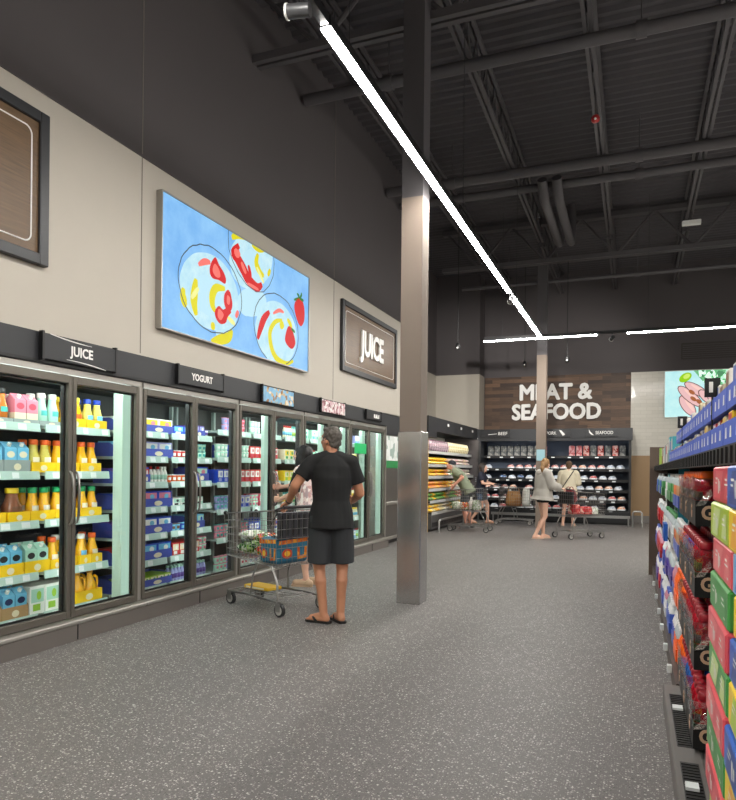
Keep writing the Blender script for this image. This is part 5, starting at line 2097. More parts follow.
for z, ss in segs.items():
    for a, e, kinds in ss:
        y = a + .004
        while y + .325 < e:
            k = rng.choice(kinds)
            x0 = .275 + (0 if z > .8 else -.01) + rng.uniform(0, .02)
            lb_ = {'bright': 'orange-wrapped', 'orange': 'orange-labelled'}.get(k[1], k[1] + '-labelled')
            inst(('pk',) + k, mk_pack(*k), (x0, y + .155, z + .002), 0, numbered('%s %s bottle pack' % (lb_, k[0] if k[0] != 'bright' else 'orange'), tn[z] + ' tier past the sports drinks', 'from the camera'), 'bottle pack', 'wrapped bottle packs')
            if z > .8:
                pass
            y += .322
bx = thing('display_box', 'bright blue box jutting out on the far shelves', 'box', (.235, 6.1, .832))
MB().box(0, .03, 0, .30, .0, .14).build('front', gm('box_blue', (24, 90, 180), .4), bx)

# ---- goods on the top shelf, in blue shelf trays
M_BLT = gm('tray_blue', (58, 92, 200), .45)


def mk_btray(w=.40, d=.34, h=.078, back=.118, m=M_BLT):
    def f():
        t = .004
        b = MB()
        b.box(0, d, -w / 2, w / 2, 0, t)
        b.box(0, t, -w / 2, w / 2, t, h)
        b.box(d - t, d, -w / 2, w / 2, t, back)
        for s in (-1, 1):
            y0, y1 = sorted((s * w / 2, s * (w / 2 - t)))
            b.add([(t, y0, t), (d - t, y0, t), (d - t, y0, back), (d * .45, y0, back), (t, y0, h), (t, y1, t), (d - t, y1, t), (d - t, y1, back), (d * .45, y1, back), (t, y1, h)],
                  [(4, 3, 2, 1, 0), (5, 6, 7, 8, 9), (0, 1, 6, 5), (1, 2, 7, 6), (2, 3, 8, 7), (3, 4, 9, 8), (4, 0, 5, 9)])
        p = MB()
        for yy in (-.12, .02, .13):
            p.add([(-.0006, yy + .022, h * .3), (-.0006, yy - .022, h * .3), (-.0006, yy - .016, h * .75), (-.0006, yy + .012, h * .75)], [(0, 1, 2, 3)])
        return [('shelf_tray', b.mesh('shelf_tray', [m])), ('lettering', p.mesh('lettering', [cm('white')]))]
    return f


def mk_snack(c1, c2, w=.085, h=.114, d=.12):
    def f():
        b = MB().cbox(0, d, -w / 2, w / 2, 0, h, .004)
        p = MB().quad((-.0006, w * .44, h * .5), (-.0006, -w * .44, h * .5), (-.0006, -w * .44, h * .92), (-.0006, w * .44, h * .92))
        return [('snack_box', b.mesh('snack_box', [gm('sn_' + c1, SNK[c1], .35)])), ('printed_panel', p.mesh('printed_panel', [gm('sn_' + c2, SNK[c2], .35)]))]
    return f


SNK = dict(white=(226, 222, 214), cream=(214, 200, 170), red=(190, 50, 50), yellow=(236, 190, 50), blue=(60, 90, 180), teal=(70, 160, 170), green=(110, 170, 70), brown=(140, 100, 70), grey=(150, 150, 150), lime=(160, 200, 50))
rng = random.Random(33)


def toptray(y, z, kinds, x=.275, tier='lower'):
    inst('btray', mk_btray(), (x, y + .20, z), 0, numbered('blue shelf tray', tier + ' layer on the top shelf', 'from the camera'), 'tray', 'blue trays on the top shelf')
    for i in range(4):
        k = rng.choice(kinds)
        inst(('snack',) + k, mk_snack(*k), (x + .012 + rng.uniform(0, .02), y + .05 + i * .10, z + .005), 0, numbered('%s and %s box' % k, tier + ' layer on the top shelf', 'from the camera'), 'snack box', 'boxes in blue trays', scale=(1, 1, rng.uniform(.8, 1.0) if tier == 'lower' else rng.uniform(.75, 1.5 if y < 2.6 else 1.15)))


wh = [('white', 'brown'), ('cream', 'brown'), ('white', 'blue')]
mixk = [('yellow', 'red'), ('cream', 'yellow'), ('red', 'white')]
y = 1.30
while y < 6.2:
    near = y < 3.3
    toptray(y, 1.488, mixk if near else (wh if y < 4.4 else [('white', 'red'), ('grey', 'red'), ('white', 'teal'), ('brown', 'white')]))
    if y < 5.0:
        toptray(y, 1.488 + .122, mixk if y < 2.5 else wh, x=.285, tier='upper')
    y += .41 if abs(y + .41 - 3.40) > .42 or y > 3.4 else .41
for y, k, h in ((6.36, ('teal', 'white'), .22), (6.60, ('teal', 'blue'), .20), (6.84, ('teal', 'white'), .24), (7.1, ('grey', 'white'), .2), (7.4, ('white', 'red'), .19), (7.75, ('grey', 'teal'), .2), (8.1, ('white', 'grey'), .18), (8.5, ('brown', 'white'), .2), (8.9, ('lime', 'green'), .2), (9.3, ('lime', 'green'), .22)):
    inst(('tall',) + k + (h,), mk_snack(k[0], k[1], .22, h, .2), (.30, y, 1.488), 0, numbered('large %s and %s box' % k, 'far end of the top shelf', 'from the camera'), 'box', 'boxes at the far end of the top shelf')
for x, y, z, lbx in ((.285, 2.98, 1.70, 'nearer black price sign above the top shelf'), (.285, 4.75, 1.685, 'farther black price sign above the top shelf')):
    t = thing('price_sign', lbx, 'sign', (x, y, 1.488), 0, 'black price signs')
    MB().cyl((.0, 0, .002), (.0, 0, z - 1.488), .004, n=6).build('stem', M_BLACK, t)
    MB().box(-.028, .028, -.004, .004, z - 1.488, z - 1.488 + .075).build('panel', M_BLACK, t)
    MB().box(-.012, .002, -.006, -.004, z - 1.488 + .018, z - 1.488 + .06).build('printed_mark', M_LETTER, t)

# ================================================================== SHOPPING CARTS
M_CART = mat('cart_chrome', (150, 148, 145), .3, .85, var=.05)
M_CARTP = mat('cart_plastic_grey', (58, 58, 62), .45)
M_TYRE = mat('wheel_grey', (176, 173, 168), .5)
M_TYRED = mat('tyre_dark', (44, 44, 45), .5)


def cart_parts():
    """rear (handle) at y = 0, front at y = .86"""
    out = []
    zb0, zb1, zt0, zt1 = .455, .50, 1.0, .93
    wr, wf = .265, .185

    def P(u, s, v):
        """u along, s side -1..1, v 0 bottom 1 top"""
        y = .04 + .86 * u
        w = (wr + (wf - wr) * u) * (1 + .10 * v)
        zb, zt = zb0 + (zb1 - zb0) * u, zt0 + (zt1 - zt0) * u
        return (w * s, y + (.03 * v if u > .99 else 0), zb + (zt - zb) * v)
    b = MB()
    rw = .0027
    for s in (-1, 1):
        for i in range(20):
            u = i / 19
            b.tube([P(u, s, 0), P(u, s, 1)], rw, 4)
        for v in (.0, .16, .33, .5, .66, .83):
            b.tube([P(0, s, v), P(.5, s, v), P(1, s, v)], rw, 4)
    for i in range(9):
        s = -1 + 2 * i / 8
        b.tube([P(1, s, 1), P(1, s, 0), P(0, s, 0), P(0, s, .95)], rw, 4)
    for v in (.16, .33, .5, .66, .83):
        b.tube([P(1, -1, v), P(1, 1, v)], rw, 4)
        b.tube([P(0, -1, v), P(0, 1, v)], rw, 4)
    for i in range(1, 20):
        b.tube([P(i / 20, -1, 0), P(i / 20, 1, 0)], rw, 4)
    out.append(('basket', b.mesh('basket', [M_CART]), []))
    rim = MB()
    rim.tube([P(0, -1, 1), P(1, -1, 1), P(1, 1, 1), P(0, 1, 1)], .007, 7)
    rim.tube([P(0, -1, 0), P(1, -1, 0), P(1, 1, 0), P(0, 1, 0)], .006, 6, closed=True)
    out.append(('basket_rim', rim.mesh('basket_rim', [M_CART]), []))
    for s in (-1, 1):
        f = MB()
        f.tube([(s * .275, -.02, .13), (s * .272, .20, .145), (s * .24, .50, .15), (s * .185, .88, .13)], .013, 8)
        f.tube([(s * .272, .02, .14), (s * .262, .03, .30), (s * .258, .08, .40), (s * .255, .13, .47)], .012, 8)
        f.tube([(s * .25, .44, .15), (s * .235, .42, .34), (s * .228, .36, .48)], .009, 8)
        out.append(('frame_rail', f.mesh('frame_rail', [M_CART]), []))
    r = MB()
    for y in (.08, .22, .36, .50, .64, .78, .88):
        w = .275 - .1 * y
        r.tube([(-w, y, .142), (w, y, .142)], .005, 6)
    for s in (-.09, 0, .09):
        r.tube([(s, .08, .147), (s * .8, .88, .137)], .004, 6)
    out.append(('lower_rack', r.mesh('lower_rack', [M_CART]), []))
    h = MB().tube([(-.29, -.075, 1.035), (.29, -.075, 1.035)], .016, 10)
    br = MB()
    for s in (-1, 1):
        br.tube([P(0, s, 1), (s * .29, -.01, 1.02), (s * .29, -.075, 1.035)], .011, 7)
    out.append(('handle', h.mesh('handle', [mat('cart_handle', (52, 48, 50), .35)]), [('handle_bracket', br.mesh('handle_bracket', [M_CARTP]))]))
    c = MB()
    c.cbox(-.24, .24, .055, .075, .72, .98, .008)
    for s in (-1, 1):
        c.tube([(s * .24, .06, .98), (s * .24, .20, .80), (s * .24, .07, .74)], .006, 6)
    c.box(-.23, .23, .07, .16, .735, .748)
    sl = MB()
    for i in range(6):
        sl.box(-.21 + i * .075, -.18 + i * .075, .05, .056, .75, .95)
    out.append(('child_seat', c.mesh('child_seat', [M_CARTP]), [('seat_slot', sl.mesh('seat_slot', [M_BLACK]))]))
    for s in (-1, 1):
        g = MB().ball((s * .205, .905, .935), (.025, .02, .022), 8)
        out.append(('corner_bumper', g.mesh('corner_bumper', [M_BLACK]), []))
    for x, y in ((-.275, 0), (.275, 0), (-.19, .84), (.19, .84)):
        w = MB().cyl((x - .016, y - .02, .062), (x + .016, y - .02, .062), .062, n=18)
        f = MB()
        for q in (-1, 1):
            f.box(x + q * .021 - .002, x + q * .021 + .002, y - .045, y + .02, .05, .125)
        f.cyl((x, y, .118), (x, y, .14), .02, n=10)
        hb = MB().cyl((x - .0195, y - .02, .062), (x + .0195, y - .02, .062), .044, n=14)
        out.append(('caster_wheel', w.mesh('caster_wheel', [M_TYRED]), [('wheel_hub', hb.mesh('wheel_hub', [M_TYRE])), ('caster_fork', f.mesh('caster_fork', [M_CART]))]))
    return out


CART = cart_parts()


def cart(label, loc, rz):
    t = thing('shopping_cart', label, 'shopping cart', loc, rz, 'shopping carts')
    for nm, me, subs in CART:
        o = put(me, nm, t)
        for n2, m2 in subs:
            put(m2, n2, o)
    return t


def at(t, x, y, z):
    a = t.rotation_euler.z
    return (t.location.x + x * math.cos(a) - y * math.sin(a), t.location.y + x * math.sin(a) + y * math.cos(a), t.location.z + z)


def soft_bag(name, label, loc, rz, w, d, h, m, handles=True, cat='bag', top=.85, prints=None, seed=0.):
    rings = []
    for z, k in ((0, .86), (.04, .97), (.2, 1.0), (.5, .99), (.8, .95), (.95, top), (1.0, top * .93)):
        rings.append(((0, 0, h * z), (w / 2 * k, 0, 0), (0, d / 2 * (k if z < .7 else k * .9), 0)))
    vs_n = 20
    b = MB()
    sq = []
    for c, a, bb in rings:
        sq.append((c, a, bb))
    vs = []
    for c, a, bb in sq:
        for j in range(vs_n):
            t = 2 * PI * j / vs_n
            cx, sx = math.cos(t), math.sin(t)
            q = (abs(cx) ** 4 + abs(sx) ** 4) ** -.25
            p = Vector(c) + Vector(a) * (cx * q) + Vector(bb) * (sx * q)
            p += Vector((noise.noise(p * 9 + Vector((seed,) * 3)), noise.noise(p * 9 + Vector((7 + seed,) * 3)), .4 * noise.noise(p * 8))) * .012 * (1 if c[2] > .01 else 0)
            vs.append(p)
    fs = [(i * vs_n + j, i * vs_n + (j + 1) % vs_n, (i + 1) * vs_n + (j + 1) % vs_n, (i + 1) * vs_n + j) for i in range(len(sq) - 1) for j in range(vs_n)]
    fs += [tuple(reversed(range(vs_n))), tuple(range((len(sq) - 1) * vs_n, len(sq) * vs_n))]
    b.add(vs, fs, 0, True)
    o = tag(b.build(name, m, None, loc, rz), label, cat)
    if handles:
        for s in (-1, 1):
            MB().tube([(-w * .2, s * d * .35, h * .95), (-w * .14, s * d * .33, h * 1.12), (0, s * d * .3, h * 1.17), (w * .14, s * d * .33, h * 1.12), (w * .2, s * d * .35, h * .95)], .008, 6).build('bag_handle', m, o)
    for nm, pts, mm in prints or []:
        MB().poly(pts, 0).build(nm, mm, o)
    return o


uA = math.atan2(-(-.945), .328)     # heading of the near cart
cA = cart('near shopping cart holding a blue printed bag and salad bags', (-3.02, 5.88, 0), uA)
cB = cart('shopping cart beside the man in the green shirt', (-3.11, 15.36, 0), R(92))
cC = cart('shopping cart with a brown bag before the meat case', (-3.30, 17.84, 0), R(-90))
cD = cart('shopping cart with red packages by the woman in grey hoodie', (-1.36, 14.64, 0), R(-48))

# goods in the near cart
tb = thing('tote_bag', 'blue printed reusable tote bag with orange fruit print in the near cart', 'bag', at(cA, .0, .225, .475), uA)
M_TEAL = mat('tote_teal', (34, 110, 140), .5, var=.1)
M_TORG = mat_spots('tote_orange', [(224, 120, 24), (240, 160, 40), (206, 90, 20)], 30, .5)
M_TRED = mat('tote_red', (206, 70, 30), .5)
M_TYEL = mat('tote_yellow', (240, 190, 50), .5)
M_TDRK = mat('tote_dark', (40, 44, 54), .5)
tw, td, th = .43, .27, .252
MB().cbox(-tw / 2, tw / 2, -td / 2, td / 2, 0, th, .03).build('bag_body', M_TEAL, tb)
for yy, nm in ((-td / 2 - .002, 'rear'), (None, 'side')):
    g1, g2_, g3, g4 = MB(), MB(), MB(), MB()

    def pp(u, v):
        return (u * tw, yy, v * th) if yy is not None else (-tw / 2 - .002, -u * td, v * th)

    def F(pts):
        return [pp(u, v) for u, v in (pts if yy is not None else pts)]
    g1.poly(F([(-.46, .74), (.42, .80), (.46, .95), (-.44, .90)]))
    g2_.poly(F([(-.20 + .16 * math.cos(i * PI / 9), .38 + .19 * math.sin(i * PI / 9)) for i in range(18)]))
    g3.poly([(p[0], p[1] - (.001 if yy is not None else 0), p[2]) if yy is not None else (p[0] - .001, p[1], p[2]) for p in F([(-.20 + .09 * math.cos(i * PI / 7), .38 + .11 * math.sin(i * PI / 7)) for i in range(14)])])
    g4.poly(F([(.12, .12), (.40, .16), (.42, .62), (.34, .62), (.32, .28), (.20, .26), (.18, .60), (.10, .58)]))
    g1.build('printed_stripe', M_TORG, tb)
    g2_.build('printed_fruit', M_TRED, tb)
    g3.build('printed_fruit', M_TYEL, tb)
    g4.build('printed_motif', M_TORG, tb)
MB().tube([(-.08, td / 2 + .002, th - .03), (-.07, td / 2 + .010, th - .16), (.07, td / 2 + .010, th - .16), (.08, td / 2 + .002, th - .03)], .007, 6).build('bag_handle', M_TDRK, tb)
SAL = {'green': mat_spots('salad_green', [(70, 120, 50), (150, 180, 110), (40, 90, 40), (214, 224, 200), (120, 150, 80)], 30, .25),
       'mixed': mat_spots('salad_mixed', [(190, 60, 40), (226, 120, 50), (220, 214, 200), (150, 50, 60), (90, 130, 60)], 34, .25),
       'white': mat_spots('salad_white', [(220, 220, 210), (190, 200, 180), (150, 170, 130), (230, 230, 226)], 30, .25)}
for i, (c, x, y, z, rz, w, h, lb_) in enumerate((('green', .15, .715, .505, .0, .26, .15, 'green salad bag at the front of the near cart'),
                                                 ('white', .13, .72, .662, .1, .2, .10, 'pale salad bag on top of the others in the near cart'),
                                                 ('mixed', .16, .475, .49, 0, .19, .15, 'red mixed vegetable bag in the middle of the near cart'),
                                                 ('mixed', .15, .50, .645, 0, .17, .10, 'small red and orange bag lying on top in the near cart'))):
    m_ = mk_bag(SAL[c], w, .28, h)()
    o = put(m_[0][1], 'salad_bag', None, at(cA, x, y, z), uA + rz)
    tag(o, lb_, 'salad bag')
    put(m_[1][1], 'crimped_end', o)
yb = thing('yellow_crate', 'long yellow carton on the lower rack of the near cart', 'carton', at(cA, .06, .60, .152), uA)
MB().cbox(-.10, .10, -.17, .20, 0, .035, .006).build('carton_body', gm('yellow_carton', (226, 178, 36)), yb)
MB().box(-.102, -.10, -.12, .16, .008, .026).build('printed_panel', cm('cream'), yb)
gr = thing('grocery_pack', 'colourful packet lying in the child seat of the near cart', 'packet', at(cA, -.12, .118, .753), uA)
MB().cbox(-.06, .06, -.03, .03, 0, .12, .02).build('packet_body', mat_spots('packet_mix', [(220, 110, 40), (240, 220, 190), (190, 40, 60), (240, 190, 60)], 24), gr)

# goods in the far carts
MBW = mat_spots('bag_brown', [(150, 108, 62), (134, 92, 50), (166, 122, 72)], 9, .6)
soft_bag('paper_bag', 'brown bag in the cart before the meat case', at(cC, 0, .375, .49), R(-90), .40, .40, .38, MBW)
soft_bag('white_bag', 'tall white quilted bag in the cart beside the farther column', at(cC, 0, .70, .50), R(-90), .28, .20, .46, mat_spots('bag_white', [(214, 214, 206), (196, 198, 190), (226, 226, 220)], 10, .5), False, seed=3.)
for i, (x, y, c, lb_) in enumerate(((0, .25, 'white', 'clear bag of pale goods in the cart by the produce case'), (-.05, .52, 'mixed', 'reddish bag of goods in the cart by the produce case'), (.05, .72, 'white', 'pale bag at the front of the cart by the produce case'))):
    soft_bag('grocery_bag', lb_, at(cB, x, y, .50), R(90), .24, .20, .17 + .05 * (i == 0), SAL[c], False, seed=i * 2.)
bt = MB().lathe([(.06, 0), (.065, .01), (.065, .16), (.03, .22), (.025, .26), (.028, .27), (.024, .29)], 12)
tag(bt.build('milk_jug', cm('white'), None, at(cB, .15, .40, .50)), 'white milk jug standing in the cart by the produce case', 'jug')
for i, (x, y, c, hh, lb_) in enumerate(((-.05, .30, 'mixed', .2, 'red packet near the handle of the hoodie cart'), (.06, .52, 'mixed', .16, 'red packet in the middle of the hoodie cart'), (0, .72, 'white', .14, 'pale packet at the front of the hoodie cart'))):
    soft_bag('grocery_bag', lb_, at(cD, x, y, .505), R(-48), .26, .2, hh, SAL[c] if c == 'white' else mat_spots('packet_red', [(200, 50, 60), (226, 120, 110), (236, 214, 200), (180, 40, 40)], 16, .3), False, seed=i * 3.)
soft_bag('handbag', 'dark red handbag hanging over the child seat of the hoodie cart', at(cD, 0, .15, .752), R(-48), .3, .13, .28, mat('handbag_red', (120, 30, 40), .4), True, seed=5.)

# ================================================================== PEOPLE
SKIN = {'tan': mat('skin_tan', (190, 132, 100), .5, var=.05, scale=12), 'fair': mat('skin_fair', (216, 170, 146), .5, var=.05, scale=12), 'pink': mat('skin_ruddy', (206, 146, 124), .5, var=.06, scale=12)}
M_EYE = mat('eye_white', (225, 220, 214), .3)
M_IRIS = mat('eye_dark', (40, 30, 26), .3)
M_LIP = mat('lip', (168, 96, 88), .5)


def V(p):
    return Vector(p)


def lerp(a, b, t):
    return V(a) + (V(b) - V(a)) * t


def torso_rings(J, k=1.0, inf=0.0, lo=0, hem=None, loose=0.0):
    rh = (V(J['hipR']) - V(J['hipL'])).normalized()
    rs = (V(J['shR']) - V(J['shL'])).normalized()
    P, W, Ch, N = (V(J[x]) for x in ('pelvis', 'waist', 'chest', 'neck'))
    up = (W - P).normalized()
    sp = [(P - up * .09, .115, .10, 0), (P - up * .02, .172, .118, 0), (P + up * .06, .166, .114, .1), (W, .148, .106, .35), (lerp(W, Ch, .5), .158, .112, .6), (Ch, .172, .118, .85),
          (lerp(Ch, N, .5), .168, .104, 1), (lerp(Ch, N, .80), .125, .080, 1), (N, .062, .060, 1)]
    sp = sp[lo:]
    if hem is not None:
        d0 = sp[0]
        sp = [(P - up * hem, .172 + loose, .122 + loose, 0)] + sp
    out = []
    pts = [s[0] for s in sp]
    for i, (c, rx, ry, t) in enumerate(sp):
        d = (pts[min(i + 1, len(pts) - 1)] - pts[max(i - 1, 0)]).normalized()
        r = (rh * (1 - t) + rs * t).normalized()
        f = d.cross(r).normalized()
        r = f.cross(d).normalized()
        lf = loose * max(0, 1 - i / 5)
        out.append((c, r * (rx * k + inf + lf), f * (ry * k + inf + lf)))
    return out


def hand(b, wr, d, pn, side, curl=25, s=1.0):
    """palm, four unequal fingers bent at the knuckles, and a thumb from the side of the palm; pn = direction the palm faces"""
    d = V(d).normalized()
    pn = (V(pn) - d * V(pn).dot(d)).normalized()
    ac = d.cross(pn).normalized() * side       # towards the thumb
    wr = V(wr)
    L, Wd = .088 * s, .038 * s
    b.loft([(wr - d * .012, ac * .026 * s, pn * .019 * s), (wr + d * .02 * s, ac * .030 * s, pn * .017 * s), (wr + d * L * .6, ac * Wd, pn * .015 * s), (wr + d * L, ac * Wd * .98, pn * .012 * s), (wr + d * (L + .008), ac * Wd * .85, pn * .008)], 14)
    for i, ln in enumerate((.072, .080, .074, .058)):
        base = wr + d * (L - .008) + ac * (.030 - .0203 * i) * s
        ang = 0.
        p = base
        dd = d
        for q, seg in enumerate((.46, .31, .25)):
            ang += R(curl * (1.0, 1.25, .8)[q])
            dd = d * math.cos(ang) + pn * math.sin(ang)
            e = p + dd * ln * seg * s
            b.pill(p, e, (.0088 - .0006 * q) * s, (.0084 - .0007 * q) * s, 8)
            p = e
    t0 = wr + d * .022 * s + ac * .026 * s
    d1 = (d * .62 + ac * .62 + pn * .35).normalized()
    t1 = t0 + d1 * .038 * s
    d2 = (d * .85 + ac * .15 + pn * .55).normalized()
    t2 = t1 + d2 * .030 * s
    b.pill(t0, t1, .0125 * s, .0105 * s, 8)
    b.pill(t1, t2, .0100 * s, .0082 * s, 8)


def foot(b, ank, deg, s=1.0):
    ank = V(ank)
    f = V((-math.sin(R(deg)), math.cos(R(deg)), 0))
    z0 = .022
    g = V((ank.x, ank.y, 0))
    b.pill(ank, g - f * .028 * s + V((0, 0, z0 + .022)), .036 * s, .034 * s, 10)
    b.pill(g - f * .028 * s + V((0, 0, z0 + .020)), g + f * .12 * s + V((0, 0, z0 + .012)), .034 * s, .036 * s, 12)
    r = V((f.y, -f.x, 0))
    b.pill(ank - V((0, 0, .012)), g + f * .10 * s + V((0, 0, z0 + .028)), .034 * s, .026 * s, 10)
    for i, (o, l) in enumerate(((-.028, .165), (-.010, .168), (.006, .160), (.020, .150), (.032, .138))):
        b.pill(g + f * .115 * s + r * o * s + V((0, 0, z0 + .008)), g + f * l * s + r * o * s + V((0, 0, z0 + .004)), .0115 * s, .0095 * s, 8)
    return g, f, r


def head_matrix(J):
    yaw, pitch = J.get('yaw', 0), J.get('pitch', 0)
    return Matrix.Translation(V(J['head'])) @ Matrix.Rotation(R(yaw), 4, 'Z') @ Matrix.Rotation(R(-pitch), 4, 'X')


def add_head(b, M):
    b.ball((0, -.012, .022), (.075, .097, .100), 18, M=M)
    b.ball((0, .022, -.038), (.060, .066, .072), 16, M=M)
    b.ball((0, .050, -.088), (.030, .030, .026), 12, M=M)
    b.ball((0, .074, .030), (.052, .018, .018), 12, M=M)
    a, c = M @ V((0, .084, .018)), M @ V((0, .106, -.022))
    b.pill(a, c, .009, .0135, 8)
    for s in (-1, 1):
        b.ball((s * .017, .088, -.026), (.010, .012, .009), 8, M=M)
        b.ball((s * .076, -.008, -.012), (.010, .022, .032), 10, M=M)
        b.ball((s * .040, .055, -.025), (.022, .025, .022), 10, M=M)


def person(label, loc, rz, J, skin='fair', size=1.0, k=1.0, arm=1.0, leg=1.0, vox=.0065, foot_deg=(8, -8), grips=None, grp=None):
    t = thing('person', label, 'person', loc, rz, grp)
    b = MB()
    b.loft(torso_rings(J, k), 20)
    N = V(J['neck'])
    M = head_matrix(J)
    b.pill(N - (N - V(J['chest'])).normalized() * .03, M @ V((0, -.012, -.06)), .060 * k ** .5, .052, 14)
    add_head(b, M)
    for s in 'LR':
        sg = -1 if s == 'L' else 1
        sh, el, wr = J['sh' + s], J['el' + s], J['wr' + s]
        b.pill(lerp(N, sh, .35), sh, .050 * arm, .056 * arm, 12)
        b.pill(sh, el, .054 * arm, .042 * arm, 14)
        b.pill(el, wr, .042 * arm, .027 * arm, 14)
        b.ball(lerp(el, wr, .25), .043 * arm, 12)
        hp, kn, an = J['hip' + s], J['knee' + s], J['ank' + s]
        b.pill(hp, kn, .088 * leg, .054 * leg, 16)
        b.pill(kn, an, .052 * leg, .036 * leg, 14)
        cd = (V(kn) - V(hp)).normalized()
        back = V((0, -1, 0))
        b.loft([(lerp(kn, an, .05) + back * .010, V((.042, 0, 0)), V((0, .042, 0))), (lerp(kn, an, .28) + back * .022, V((.052 * leg, 0, 0)), V((0, .054 * leg, 0))),
                (lerp(kn, an, .5) + back * .012, V((.044, 0, 0)), V((0, .046, 0))), (lerp(kn, an, .75), V((.034, 0, 0)), V((0, .036, 0)))], 14)
        foot(b, an, foot_deg[0 if s == 'L' else 1])
        hd = J.get('hd' + s) or (V(wr) - V(el))
        pn = J.get('pn' + s) or (-sg, 0, 0)
        hand(b, wr, hd, pn, J.get('thumb' + s, -sg), J.get('curl' + s, 25))
    me = baked(b, [SKIN[skin]], vox, 3)
    put(me, 'body', t)
    for s in (-1, 1):
        e = MB().ball((s * .031, .076, .008), (.0125, .010, .0085), 10, M=M)
        eo = e.build('eye', M_EYE, t)
        MB().ball((s * .031, .0835, .008), (.006, .004, .006), 8, M=M).build('iris', M_IRIS, eo)
    MB().ball((0, .082, -.060), (.024, .010, .007), 10, M=M).build('mouth', M_LIP, t)
    return t, M


def shirt(t, J, m, name='shirt', k=1.0, hem=.12, sleeve=.75, inf=.016, loose=.012, slw=1.0, wr=.006, vox=.0085, collar=False, seed=0.):
    b = MB()
    b.loft(torso_rings(J, k, inf, 1, hem, loose), 22)
    N = V(J['neck'])
    for s in 'LR':
        sh, el, w2 = J['sh' + s], J['el' + s], J['wr' + s]
        b.pill(lerp(N, sh, .30) - V((0, 0, .004)), sh, .058 * k + inf * .5, .062 * k + inf * .6, 14)
        if sleeve <= 1.0:
            if sleeve > 0:
                b.pill(sh, lerp(sh, el, sleeve), (.058 + inf) * slw, (.062 + inf * .9) * slw, 16, flat1=True)
        else:
            b.pill(sh, el, (.056 + inf) * slw, (.052 + inf) * slw, 16)
            b.pill(el, lerp(el, w2, sleeve - 1), (.052 + inf) * slw, (.036 + inf) * slw, 16, flat1=True)
    if collar:
        d = (V(J['head']) - N).normalized()
        b.loft([(N - d * .02, V((.078, 0, 0)), V((0, .078, 0))), (N + d * .028, V((.068, 0, 0)), V((0, .068, 0)))], 16)
    me = baked(b, [m], vox, 4, wr, 11., seed, (1, 1, .6))
    return put(me, name, t)


def shorts(t, J, m, name='shorts', k=1.0, length=.75, flare=.03, inf=.018, wr=.006, seed=3.):
    b = MB()
    b.loft(torso_rings(J, k, inf, 0)[:4], 20)
    for s in 'LR':
        hp, kn, an = J['hip' + s], J['knee' + s], J['ank' + s]
        if length <= 1:
            b.pill(V(hp) + V((0, 0, .02)), lerp(hp, kn, length), .098 * k + inf * .4, .078 + flare, 18, flat1=True)
        else:
            b.pill(V(hp) + V((0, 0, .02)), kn, .098 * k, .072 + flare * .6, 18)
            b.pill(kn, lerp(kn, an, length - 1), .072 + flare * .6, .056 + flare, 18, flat1=True)
    me = baked(b, [m], .0085, 4, wr, 10., seed, (1, 1, .5))
    return put(me, name, t)


def hair(t, M, m, shape='short', seed=0.):
    b = MB()
    if shape == 'short':
        b.ball((0, -.026, .034), (.080, .092, .100), 18, M=M)
        b.ball((0, -.062, -.012), (.066, .050, .062), 14, M=M)
        b.ball((0, .040, .088), (.052, .046, .032), 12, M=M)
        for s in (-1, 1):
            b.ball((s * .070, .002, .018), (.012, .030, .042), 10, M=M)
        me = baked(b, [m], .006, 2, .010, 42., seed)
    elif shape == 'bob':
        b.ball((0, -.022, .030), (.090, .108, .108), 18, M=M)
        b.ball((0, -.055, -.065), (.084, .070, .095), 16, M=M)
        for s in (-1, 1):
            b.ball((s * .072, .008, -.045), (.022, .050, .095), 12, M=M)
        b.ball((0, .060, .078), (.056, .036, .030), 12, M=M)
        me = baked(b, [m], .007, 3, .008, 30., seed, (1, 1, .3))
    elif shape == 'long':
        b.ball((0, -.022, .030), (.088, .106, .106), 18, M=M)
        b.ball((0, -.070, -.12), (.085, .058, .16), 16, M=M)
        b.ball((0, -.085, -.25), (.072, .042, .12), 14, M=M)
        for s in (-1, 1):
            b.ball((s * .070, -.012, -.06), (.022, .046, .11), 12, M=M)
        me = baked(b, [m], .007, 3, .008, 30., seed, (1, 1, .25))
    else:  # ponytail
        b.ball((0, -.024, .030), (.083, .102, .104), 18, M=M)
        b.ball((0, -.118, .030), (.034, .034, .034), 12, M=M)
        a = M @ V((0, -.125, .03))
        b.pill(a, M @ V((.01, -.175, -.06)), .034, .046, 12)
        b.pill(M @ V((.01, -.175, -.06)), M @ V((.03, -.15, -.22)), .046, .022, 12)
        b.ball((0, .052, .082), (.052, .036, .028), 12, M=M)
        me = baked(b, [m], .007, 3, .009, 30., seed, (1, 1, .3))
    return put(me, 'hair', t)


